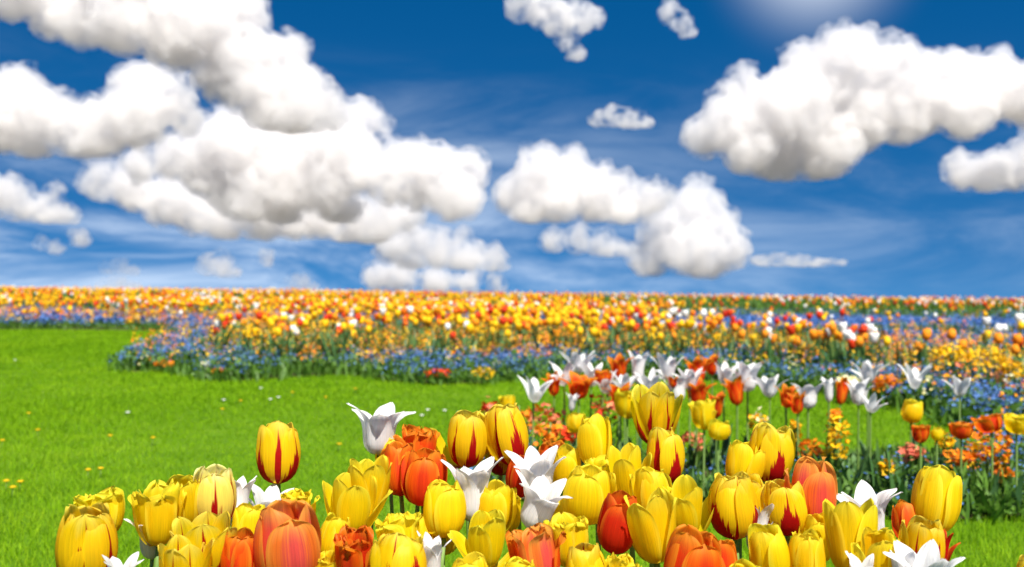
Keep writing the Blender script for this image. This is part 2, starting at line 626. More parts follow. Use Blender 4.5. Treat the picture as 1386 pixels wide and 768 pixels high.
def make_cloud(puffs, base_y, label, dist=None, mfp=11.5, kids=9, vox=2.6, ragged=1.0, squash=1.0, seed=0, core=True, grow=1.0):
    """puffs: (x, y, r) in photograph pixels at the cloud's distance; builds a lumpy closed body of vapour"""
    g = np.random.default_rng(100 + seed)
    el = max((HORIZON - base_y) / F, 0.012)
    d = dist or min(145.0 / el, 9000.0)
    u = d / F                                     # metres per photo pixel at that distance
    P, S = [], []
    for x, y, r in puffs:
        r = r * grow * 1.06
        dz = g.uniform(-0.5, 0.5) * r * 1.3
        P.append((x, y, dz)); S.append(r * 1.05)
        for _ in range(kids):
            n = g.normal(size=3); n /= np.linalg.norm(n)
            n[1] -= 0.2
            rr = r * g.uniform(0.26, 0.5)
            q = np.array((x, y, dz)) + n * (r - rr * 0.5)
            P.append(tuple(q)); S.append(rr)
            for _ in range(3):
                n2 = n + g.normal(size=3) * 0.6; n2 /= np.linalg.norm(n2)
                r3 = rr * g.uniform(0.3, 0.55)
                P.append(tuple(q + n2 * (rr - r3 * 0.45))); S.append(r3)
    P, S = np.array(P), np.array(S)
    keep = (P[:, 1] - S * 0.3 < base_y) & (S > vox)
    P, S = P[keep], S[keep]
    # local frame: x across, y away, z up, metres; origin on the base line of the cloud
    cx = float(np.mean(P[:, 0]))
    L = np.stack([(P[:, 0] - cx) * u, P[:, 2] * u, (base_y - P[:, 1]) * u], 1)
    rad = S * u
    big = S > 5.5
    o = cloud_hull("cloud", L, rad + 4.0 * u, u, vox, ((40, 2, 18 * ragged), (13, 2, 10 * ragged)),
                   cloud_material(u, mfp * 1.15, 0.43, 0.66, 20.0))
    o.location = at(cx, base_y, d)
    o.scale = (1, 1, squash)
    if core and big.sum() > 3:
        cloud_hull("dense_core", L[big], np.maximum(rad[big] - 3.5 * u, 2 * u), u, vox * 1.2, ((40, 2, 16 * ragged), (13, 2, 6 * ragged)),
                   cloud_material(u, mfp * 1.4, 0.36, 0.58, 30.0), o)
    return tag(o, label, "cloud", "fair weather clouds in the blue sky")


CLOUDS = [
    dict(base_y=240, label="large white cumulus cloud alone in the right half of the sky", puffs=[
        (955, 185, 26), (990, 172, 40), (1010, 128, 30), (1005, 98, 12), (1012, 205, 34), (1060, 150, 50), (1060, 205, 40), (1110, 112, 48),
        (1120, 190, 48), (1138, 78, 34), (1165, 62, 20), (1170, 150, 50), (1205, 92, 36), (1232, 142, 46), (1285, 108, 40), (1300, 146, 40),
        (1348, 112, 40), (1385, 128, 42), (1435, 122, 50), (1480, 140, 40), (1108, 222, 24)]),
    dict(base_y=258, label="small puffy cloud just beneath the largest right-hand cumulus", puffs=[
        (1308, 232, 22), (1340, 236, 26), (1372, 228, 28), (1405, 222, 34), (1440, 225, 30), (1392, 180, 12)]),
    dict(base_y=300, label="rounded white cloud in the middle of the sky with a smooth domed top", puffs=[
        (698, 262, 26), (732, 238, 34), (772, 246, 36), (718, 276, 30), (758, 276, 30), (800, 264, 34), (832, 262, 28), (862, 272, 26),
        (893, 266, 20), (842, 286, 22), (822, 228, 8)]),
    dict(base_y=345, label="ragged grey-white shelf of cloud under the domed middle cloud", puffs=[
        (748, 324, 14), (785, 326, 18), (820, 330, 18), (845, 338, 14)], mfp=12),
    dict(base_y=374, label="bright white towering cloud just right of the domed middle cloud", puffs=[
        (944, 258, 20), (930, 284, 26), (962, 298, 30), (900, 300, 26), (985, 338, 26), (932, 338, 36), (880, 350, 24), (958, 350, 28), (902, 326, 30), (1000, 350, 10)]),
    dict(base_y=172, label="long grey-white cloud bank along the top left of the sky", puffs=[
        (60, 18, 30), (400, 110, 30), (425, 128, 24), (370, 150, 34), (110, 26, 38), (170, 34, 42), (230, 42, 46), (285, 38, 48), (335, 78, 44), (300, 98, 38), (352, 122, 40), (335, 20, 26),
        (392, 62, 22), (400, 150, 40), (440, 150, 26), (400, 92, 16), (20, -20, 50), (160, -20, 50), (280, -15, 50)], seed=4),
    dict(base_y=212, label="white billowing cloud at the left edge of the sky", puffs=[
        (15, 118, 30), (0, 160, 44), (52, 152, 34), (40, 186, 28), (90, 172, 32), (170, 118, 28), (203, 108, 26), (238, 132, 26), (192, 160, 40),
        (140, 180, 36), (98, 188, 26), (250, 160, 22), (-50, 150, 50), (-90, 160, 50)], seed=7),
    dict(base_y=298, label="widest heaped cloud with a grey flat base left of centre", puffs=[
        (330, 200, 46), (275, 220, 44), (300, 190, 30), (230, 215, 30), (470, 200, 36), (560, 215, 26), (530, 250, 24), (600, 250, 34), (460, 275, 30), (380, 285, 24), (400, 196, 50), (380, 244, 50), (452, 205, 40), (440, 250, 42), (500, 232, 32), (320, 250, 44), (300, 172, 22),
        (190, 225, 24), (430, 165, 34), (480, 160, 28), (512, 164, 16), (540, 226, 28), (590, 226, 34), (632, 228, 26), (562, 256, 26), (618, 264, 34),
        (345, 275, 30)], seed=9),
    dict(base_y=322, label="lower grey-white cloud roll beneath the widest heaped cloud", puffs=[
        (140, 250, 24), (360, 280, 34), (420, 285, 34), (470, 305, 26), (240, 275, 26), (175, 256, 30), (220, 272, 32), (262, 288, 28), (300, 294, 30), (350, 302, 26), (400, 290, 34), (450, 292, 30), (505, 300, 34),
        (545, 286, 26), (500, 318, 18)], seed=12),
    dict(base_y=362, label="white cloud with a bright sloping top low over the yellow flowers", puffs=[
        (530, 330, 24), (555, 322, 20), (590, 336, 26), (630, 346, 24), (668, 354, 18), (560, 345, 22)], seed=13),
    dict(base_y=392, label="flat pale cloud lowest over the flower field beneath the sloping one", puffs=[
        (510, 374, 18), (545, 374, 22), (590, 378, 20), (632, 380, 16), (672, 384, 11)], mfp=9, seed=14),
    dict(base_y=300, label="grey-pink cloud at the left edge above two tiny cloud puffs", puffs=[
        (-10, 262, 26), (22, 276, 22), (60, 280, 22), (94, 292, 15), (18, 252, 12)], mfp=10, seed=15),
    dict(base_y=342, label="tiny cloud puff farther from the bigger of the pair at left", puffs=[(58, 332, 8), (74, 336, 8)], mfp=9, vox=2, seed=16),
    dict(base_y=332, label="tiny round cloud puff below the grey-pink cloud", puffs=[(104, 324, 11)], mfp=9, vox=2, seed=17),
    dict(base_y=374, label="small white oval cloud low over the flowers on the left", puffs=[(280, 358, 13), (298, 360, 15), (314, 366, 9)], vox=2.4, seed=18),
    dict(base_y=360, label="tiny wisp of cloud hanging under the grey-white roll", puffs=[(358, 346, 8), (360, 354, 7)], vox=2, mfp=10, seed=19),
    dict(base_y=394, label="small cloud tuft touching the tops of the far flowers", puffs=[(394, 386, 9), (406, 382, 10), (420, 388, 7)], vox=2.2, seed=20),
    dict(base_y=393, label="low pale cloud strip at the far left horizon", puffs=[(140, 388, 9), (158, 386, 10), (178, 389, 8)], vox=2.2, mfp=12, seed=21),
    dict(base_y=370, core=False, label="faint flat cloud shred above the low pale strip", puffs=[(145, 364, 8), (162, 363, 9), (180, 367, 6)], vox=2.2, mfp=18, seed=22),
    dict(base_y=80, core=False, label="ragged white cloud at the top middle of the sky", dist=1500, puffs=[
        (705, 8, 18), (735, 10, 24), (762, 26, 24), (785, 30, 18), (806, 24, 13), (770, 52, 16), (780, 70, 11), (715, -14, 16)], mfp=7, ragged=1.5, seed=23),
    dict(base_y=50, core=False, label="smallest frayed cloud high up right of the top middle cloud", dist=1500, puffs=[
        (906, 18, 12), (920, 26, 12), (932, 38, 9), (914, 36, 7)], mfp=7, ragged=1.4, vox=2.6, seed=24),
    dict(base_y=172, core=False, label="thin flat lens of cloud above the domed middle cloud", puffs=[
        (812, 158, 10), (824, 157, 13), (838, 156, 16), (850, 157, 15), (862, 159, 13), (876, 163, 9)], mfp=8, squash=0.75, vox=2.6, seed=25),
    dict(base_y=360, core=False, label="long pink-grey cloud streak right of the towering cloud", puffs=[
        (1028, 350, 8), (1040, 351, 10), (1052, 350, 12), (1064, 351, 12), (1076, 349, 12), (1088, 350, 12), (1100, 349, 11), (1112, 351, 9), (1124, 351, 8), (1136, 352, 6)], mfp=9, squash=0.6, vox=2.4, seed=26),
]
for c in CLOUDS:
    make_cloud(**c)

# ------------------------------------------------------------------ ground, lawn, soil
def poly_px(pts):
    return np.array([on_ground(x, y)[:2] for x, y in pts])


def inside(poly, P):
    x, y = P[:, 0], P[:, 1]
    c = np.zeros(len(P), bool)
    n = len(poly)
    for i in range(n):
        x1, y1 = poly[i]
        x2, y2 = poly[(i + 1) % n]
        m = (y1 > y) != (y2 > y)
        with np.errstate(divide='ignore', invalid='ignore'):
            xi = (x2 - x1) * (y - y1) / (y2 - y1 + 1e-12) + x1
        c ^= m & (x < xi)
    return c


def dist_line(line, P):
    d = np.full(len(P), 1e9)
    for a, b in zip(line[:-1], line[1:]):
        ab = b - a
        t = np.clip(((P - a) @ ab) / (ab @ ab + 1e-12), 0, 1)
        d = np.minimum(d, np.linalg.norm(P - (a + t[:, None] * ab), axis=1))
    return d


FRONT = poly_px([(172, 500), (180, 506), (230, 504), (262, 510), (285, 516), (330, 517), (390, 512), (450, 508), (500, 509), (530, 517), (590, 521),
                 (650, 520), (700, 516), (760, 509), (830, 507), (900, 510), (980, 517), (1060, 524), (1140, 536), (1200, 548), (1260, 561),
                 (1310, 578), (1386, 602), (1470, 630)])
BACK = poly_px([(172, 500), (188, 489), (225, 472), (245, 456), (225, 449.5), (120, 447), (0, 447)])
MAIN = np.concatenate([FRONT, [[9, 4.3], [90, 30], [90, 96], [-90, 96], [-60, 19.5]], BACK[::-1][:-1]])
MIDP = poly_px([(1500, 712), (1386, 704), (1300, 707), (1180, 704), (1000, 698), (800, 690), (668, 676), (640, 650), (655, 622), (700, 618), (760, 616),
                (900, 618), (1000, 620), (1100, 620), (1200, 618), (1300, 614), (1400, 612), (1520, 622)])
FORE = np.array([[-1.0, 0.85], [-0.2, 0.75], [0.9, 0.8], [1.35, 1.0], [1.25, 1.45], [0.8, 1.75], [0.0, 1.85], [-0.5, 1.65], [-1.05, 1.3]])

gx = np.linspace(-60, 60, 41)
rows = np.concatenate([np.linspace(-12, 40, 53), np.linspace(45, 120, 26)])
GX, GY = np.meshgrid(gx, rows)
GV = np.stack([GX, GY, gz(GX, GY)], -1).reshape(-1, 3)
tag(build("lawn_ground", GV, [grid_faces(len(gx) - 1, len(rows) - 1)], LAWN), "bright green mown lawn", "lawn", kind="structure")
gx = np.concatenate([-np.geomspace(14000, 60, 16), np.linspace(-40, 40, 9), np.geomspace(60, 14000, 16)])
rows = np.concatenate([-np.geomspace(14000, 12, 14), np.linspace(0, 120, 31), np.geomspace(135, 14000, 24)])
GX, GY = np.meshgrid(gx, rows)
GV = np.stack([GX, GY, gz(GX, GY) - .05], -1).reshape(-1, 3)
tag(build("terrain", GV, [grid_faces(len(gx) - 1, len(rows) - 1)], LAND), kind="structure")


def soil_bed(poly, z, name, step):
    """soil raised a little above the turf, trimmed to an uneven edge"""
    lo, hi = poly.min(0), poly.max(0)
    me = bpy.data.meshes.new(name)
    b = bmesh.new()
    vs_ = [b.verts.new((x, y, 0)) for x, y in poly]
    for tri in tessellate_polygon([[Vector((x, y, 0)) for x, y in poly]]):
        b.faces.new([vs_[k] for k in tri])
    for ax, l, h in ((0, lo[0], hi[0]), (1, lo[1], hi[1])):
        for c in np.arange(l + step, h, step):
            no = (1, 0, 0) if ax == 0 else (0, 1, 0)
            co = (c, 0, 0) if ax == 0 else (0, c, 0)
            bmesh.ops.bisect_plane(b, geom=b.verts[:] + b.edges[:] + b.faces[:], plane_co=co, plane_no=no)
    for v in b.verts:
        v.co.z = float(gz(v.co.x, v.co.y)) + z
    b.normal_update()
    for f2 in b.faces:
        if f2.normal.z < 0:
            f2.normal_flip()
    b.to_mesh(me)
    b.free()
    me.materials.append(SOIL)
    o = bpy.data.objects.new(name, me)
    C.objects.link(o)
    return tag(o, kind="structure")


soil_bed(MAIN, 0.012, "flower_bed_ground", 6.0)
soil_bed(MIDP, 0.012, "flower_bed_ground", 5.0)
soil_bed(FORE, 0.012, "flower_bed_ground", 5.0)


def sample_wedge(n, d0, d1, margin=0.06, power=0.0, g=rng):
    """points on the ground seen by the camera between two distances; density per area ~ d**-power"""
    u = g.random(n)
    k = 2 - power
    d = (d0 ** k + u * (d1 ** k - d0 ** k)) ** (1 / k)
    x = (g.random(n) * 2 - 1) * (0.5133 + margin) * d
    return np.stack([x, d], 1)


def value_noise(x, y, seed):
    """smooth patchy field 0..1"""
    s = 0
    g = np.random.default_rng(seed)
    for k in range(5):
        a, b, c = g.uniform(-1, 1), g.uniform(-1, 1), g.uniform(0, 6.28)
        f_ = g.uniform(.7, 1.6)
        s = s + np.sin((a * x + b * y) * f_ * 2 + c)
    return 0.5 + s / 6.3


# grass blades standing on the lawn
def blade_template(bend=0.35, w=0.5):
    z = np.array([0, 0.45, 0.8, 1.0])
    hw = np.array([0.5, 0.45, 0.28]) * w
    y = bend * z ** 2
    V = []
    for i in range(3):
        V += [[-hw[i], y[i], z[i]], [hw[i], y[i], z[i]]]
    V.append([0, y[3], z[3]])
    return np.array(V), [np.array([[0, 1, 3, 2], [2, 3, 5, 4]]), np.array([[4, 5, 6]])]


gp = sample_wedge(620000, 1.6, 20, 0.26, 1.15)
lawn_mask = ~(inside(MAIN, gp) | inside(MIDP, gp) | inside(FORE, gp))
gp = gp[lawn_mask]
tV, tF = blade_template()
d_ = gp[:, 1]
hgt = (0.020 + 0.012 * rng.random(len(gp))) * (0.9 + 0.25 * np.sin(gp[:, 0] * 2.1 + np.sin(gp[:, 1] * 1.7))) * (0.85 + .4 * value_noise(gp[:, 0] * 1.9, gp[:, 1] * 1.9, 3))
wid = 0.0036 * np.clip(d_ / 3.0, 1, 4.5) * rng.uniform(0.7, 1.3, len(gp))
sc3 = np.stack([wid, hgt, hgt], 1)
V, Fs = scatter(tV, tF, np.column_stack([gp, np.zeros(len(gp))]), rng.random(len(gp)) * 6.283, sc3,
                rng.uniform(0.0, 0.7, len(gp)), rng.random(len(gp)) * 6.283)
tag(build("grass", V, Fs, GRS), "short green lawn grass", "grass", kind="stuff")


# ------------------------------------------------------------------ tulips
def spline(tab, v):
    """smooth curve through (v, value) pairs"""
    t = np.array(tab, float)
    x, y = t[:, 0], t[:, 1]
    m = np.gradient(y, x)
    i = np.clip(np.searchsorted(x, v, 'right') - 1, 0, len(x) - 2)
    h = x[i + 1] - x[i]
    s = (v - x[i]) / h
    return ((1 + 2 * s) * (1 - s) ** 2 * y[i] + s * (1 - s) ** 2 * h * m[i] + s * s * (3 - 2 * s) * y[i + 1] + s * s * (s - 1) * h * m[i + 1])


SHAPE = {   # spine radius, spine height, half width (all as shares of the head's height), tilt mean/spread, ripple
    'cup': dict(r=[(0, .05), (.10, .20), (.25, .335), (.42, .40), (.6, .395), (.8, .335), (1, .235)],
                z=[(0, 0), (.10, .05), (.25, .18), (.42, .40), (.6, .62), (.8, .85), (1, 1.0)],
                w=[(0, .06), (.12, .20), (.3, .34), (.5, .405), (.65, .39), (.78, .33), (.88, .245), (.95, .155), (.985, .08), (1, .03)], tilt=(2.5, 4.5), rip=.006),
    'open': dict(r=[(0, .05), (.10, .20), (.25, .34), (.42, .42), (.6, .46), (.8, .47), (1, .47)],
                 z=[(0, 0), (.10, .05), (.25, .18), (.42, .40), (.6, .62), (.8, .84), (1, 1.0)],
                 w=[(0, .06), (.12, .20), (.3, .33), (.5, .395), (.65, .38), (.78, .32), (.88, .24), (.95, .15), (.985, .08), (1, .03)], tilt=(5, 6), rip=.012),
    'lily': dict(r=[(0, .05), (.12, .20), (.28, .31), (.45, .33), (.62, .36), (.8, .47), (1, .66)],
                 z=[(0, 0), (.12, .06), (.28, .22), (.45, .44), (.62, .67), (.8, .88), (1, 1.0)],
                 w=[(0, .06), (.12, .20), (.3, .33), (.45, .355), (.6, .31), (.76, .215), (.9, .115), (.97, .05), (1, .015)], tilt=(2, 6), rip=.010),
    'star': dict(r=[(0, .05), (.12, .22), (.28, .38), (.45, .50), (.62, .66), (.8, .90), (1, 1.14)],
                 z=[(0, 0), (.12, .07), (.28, .22), (.45, .42), (.62, .62), (.8, .80), (1, .90)],
                 w=[(0, .06), (.12, .20), (.3, .31), (.45, .33), (.6, .29), (.76, .215), (.9, .115), (.97, .05), (1, .015)], tilt=(2, 8), rip=.015),
    'ruffled': dict(r=[(0, .05), (.10, .22), (.25, .36), (.42, .44), (.6, .46), (.8, .46), (1, .50)],
                    z=[(0, 0), (.10, .05), (.25, .18), (.42, .40), (.6, .62), (.8, .84), (1, .98)],
                    w=[(0, .06), (.12, .20), (.3, .34), (.5, .42), (.7, .43), (.85, .37), (.95, .22), (1, .05)], tilt=(3, 9), rip=.042),
}
NU, NV = 12, 18
U1 = np.linspace(-1, 1, NU + 1)
V1 = 1 - (1 - np.linspace(0, 1, NV + 1)) ** 1.6


def petal_shape(kind, g, inner, width=1.0, nu=NU, nv=NV, extra_tilt=None, hscale=1.0):
    s = SHAPE[kind]
    u1 = np.linspace(-1, 1, nu + 1)
    v1 = 1 - (1 - np.linspace(0, 1, nv + 1)) ** 1.6
    v = v1[:, None] + 0 * u1[None]
    u = u1[None] + 0 * v
    r = spline(s['r'], v) * (0.86 if inner else g.uniform(.97, 1.06))
    z = spline(s['z'], v) * (g.uniform(1.0, 1.06) if inner else g.uniform(.93, 1.0)) * hscale
    w = np.maximum(spline(s['w'], v), 0) * g.uniform(0.94, 1.08)
    rho = np.maximum(r, .05) * (1.02 if kind in ('cup', 'open', 'ruffled') else 0.95)
    ph = np.clip(u * w / rho, -1.55, 1.55)
    x = r - rho + rho * np.cos(ph)
    y = rho * np.sin(ph)
    # midrib crease, rolled margins, ripples along the rim
    x = x - 0.016 * np.exp(-(u / .10) ** 2) * np.sin(np.pi * np.clip(v, 0, 1)) ** .7
    x = x + g.uniform(-.01, .07) * np.abs(u) ** 3 * smooth01(.2, .7, v) + g.uniform(-.015, .03) * np.sin(u * 2.2 + g.uniform(-1, 1)) * smooth01(.15, .6, v)
    rip, p1, p2 = s['rip'], g.uniform(0, 6.28), g.uniform(0, 6.28)
    x = x + rip * smooth01(.3, 1, v) * (np.sin(u * g.uniform(2.5, 5) + p1) + .6 * np.sin(u * g.uniform(6, 10) + p2 + 5 * v))
    z = z + rip * 1.1 * smooth01(.5, 1, v) * np.sin(u * g.uniform(5, 9) + p2) + g.uniform(-.03, .03) * v ** 2
    x = x + g.uniform(.003, .007) * np.sin(u * g.uniform(9, 14) + p1) * smooth01(.1, .4, v)
    if kind in ('lily', 'star'):
        x = x + g.uniform(-.04, .11) * smooth01(.55, 1, v)
        z = z + g.uniform(-.08, .05) * smooth01(.7, 1, v)
        y = y + g.uniform(-.09, .09) * v ** 3
    if kind == 'ruffled':
        z = z + .03 * smooth01(.75, 1, v) * np.sin(u * 19 + p1)
        x = x + .02 * smooth01(.6, 1, v) * np.sin(u * 23 + p2)
    if kind == 'cup':
        x = x + g.uniform(-.03, .07) * smooth01(.62, 1, v)
    # whole petal leans out (or in) and twists a little
    t = R(g.normal(*s['tilt'])) if extra_tilt is None else R(extra_tilt)
    if inner and extra_tilt is None:
        t *= .4
    x0, c, sn = .05, math.cos(t), math.sin(t)
    x, z = x0 + (x - x0) * c + z * sn, z * c - (x - x0) * sn
    y = y + g.uniform(-.05, .05) * v ** 2
    V = np.stack([x * width, y * width, z], -1).reshape(-1, 3)
    uv = np.stack([(u + 1) / 2, v], -1).reshape(-1, 2)
    return V, uv


def stem_mesh(h, g, r0=.0048, r1=.0034, bend=(0, 0), n=9, sides=8):
    t = np.linspace(0, 1, n)
    w = math.sin
    a, b = g.uniform(-.012, .012, 2)
    P = np.stack([bend[0] * (1 - t) ** 1.6 + a * np.sin(t * np.pi), bend[1] * (1 - t) ** 1.6 + b * np.sin(t * np.pi), (t - 1) * h], 1)
    return tube(P, r0 + (r1 - r0) * t, sides)


def leaf_shape(L, Wd, g, nu=4, nv=10):
    v = np.linspace(0, 1, nv + 1)[:, None] + 0 * np.zeros((1, nu + 1))
    u = np.linspace(-1, 1, nu + 1)[None] + 0 * v
    w = Wd * np.interp(v, [0, .15, .4, .7, .9, 1], [.45, .8, 1, .72, .3, 0.01])
    lean = g.uniform(.15, .5)
    cx = L * lean * (.15 * v + .85 * v ** 2.2)
    cz = L * (v - .18 * v ** 3 * (lean * 2))
    fold = .45 * (1 - v * .6)
    x = cx + .01 - np.abs(u) * w * fold * -.9
    y = u * w + .012 * np.sin(v * 5 + g.uniform(0, 6)) * v
    z = cz + .006 * np.sin(u * 3 + v * 7)
    return np.stack([x, y, z], -1).reshape(-1, 3), grid_faces(nu, nv)


PGRID = grid_faces(NU, NV)
LEAVES = []
for i in range(8):
    lv, lf = leaf_shape(1.0, .085, rng)
    me = bpy.data.meshes.new("leaf")
    set_mesh(me, lv, [lf])
    me.materials.append(LEAF)
    LEAVES.append(me)


def part(name, me, parent, loc=(0, 0, 0), rot=(0, 0, 0), sc=(1, 1, 1)):
    o = bpy.data.objects.new(name, me)
    o.parent = parent
    o.location, o.rotation_euler, o.scale = loc, rot, sc
    C.objects.link(o)
    return o


def tulip(name, head, base_z, hh, hw, kind, mat, label, cat, group=None, g=rng, lean=None, yaw=None, n_petals=6, flare=None, extra=None):
    """head: world point of the bloom's base; hh, hw: bloom height and width in metres; petals, stem and leaves are parts"""
    head = np.asarray(head, float)
    ln = np.array(lean if lean is not None else g.normal(0, .07, 2))
    foot = head[:2] - ln * (head[2] - base_z) * .35
    t = thing(name, (foot[0], foot[1], base_z), label, cat, group)
    off = head - np.array([foot[0], foot[1], base_z])
    rot = Matrix.Rotation(ln[0], 4, 'Y') @ Matrix.Rotation(-ln[1], 4, 'X') @ Matrix.Rotation(yaw if yaw is not None else g.uniform(0, 6.28), 4, 'Z')
    rot = np.array(rot.to_3x3())
    span = {'cup': .80, 'open': .98, 'lily': 1.22, 'star': 2.1, 'ruffled': 1.05}[kind]
    width = hw / hh / span
    rows_ = [(i, n_petals) for i in range(n_petals)]
    for i in range(n_petals):
        inner = i % 2 == 1
        et = None
        if flare and i in flare:
            et = flare[i]
        ring = 1.0
        V, uv = petal_shape(kind, g, inner, width, extra_tilt=et)
        if i >= 6:                       # extra inner petals of a double bloom
            V[:, :2] *= .62
            V[:, 2] *= .97
        a = i * math.pi / 3 + g.normal(0, .08) + (.5 if i >= 6 else 0)
        V = rotz(V, a) * hh
        V = V @ rot.T
        m_ = mat if not isinstance(mat, (list, tuple)) else mat[i % len(mat)]
        o = build("petal", V, [PGRID], m_, t, uv=uv)
        o.location = off
    # stem, built from the bloom down to the foot
    V, Fs = stem_mesh(off[2], g, .0040 * hh / .07, .0032 * hh / .07, bend=(-off[0], -off[1]))
    o = build("stem", V, Fs, STEM, t)
    o.location = off
    if kind in ('open', 'star', 'ruffled'):
        P = np.stack([np.zeros(5), np.zeros(5), np.linspace(.03, .38, 5) * hh], 1) @ rot.T
        V, Fs = tube(P, np.array([.07, .075, .07, .075, .05]) * hh, 6)
        o = build("pistil", V, Fs, STEM, t)
        o.location = off
    for k in range(2):
        L = min(off[2] * g.uniform(.45, .68), .27)
        part("leaf", LEAVES[int(g.integers(8))], t, (0, 0, .012 * k), (0, 0, g.uniform(0, 6.28)), (L, L, L))
    return t


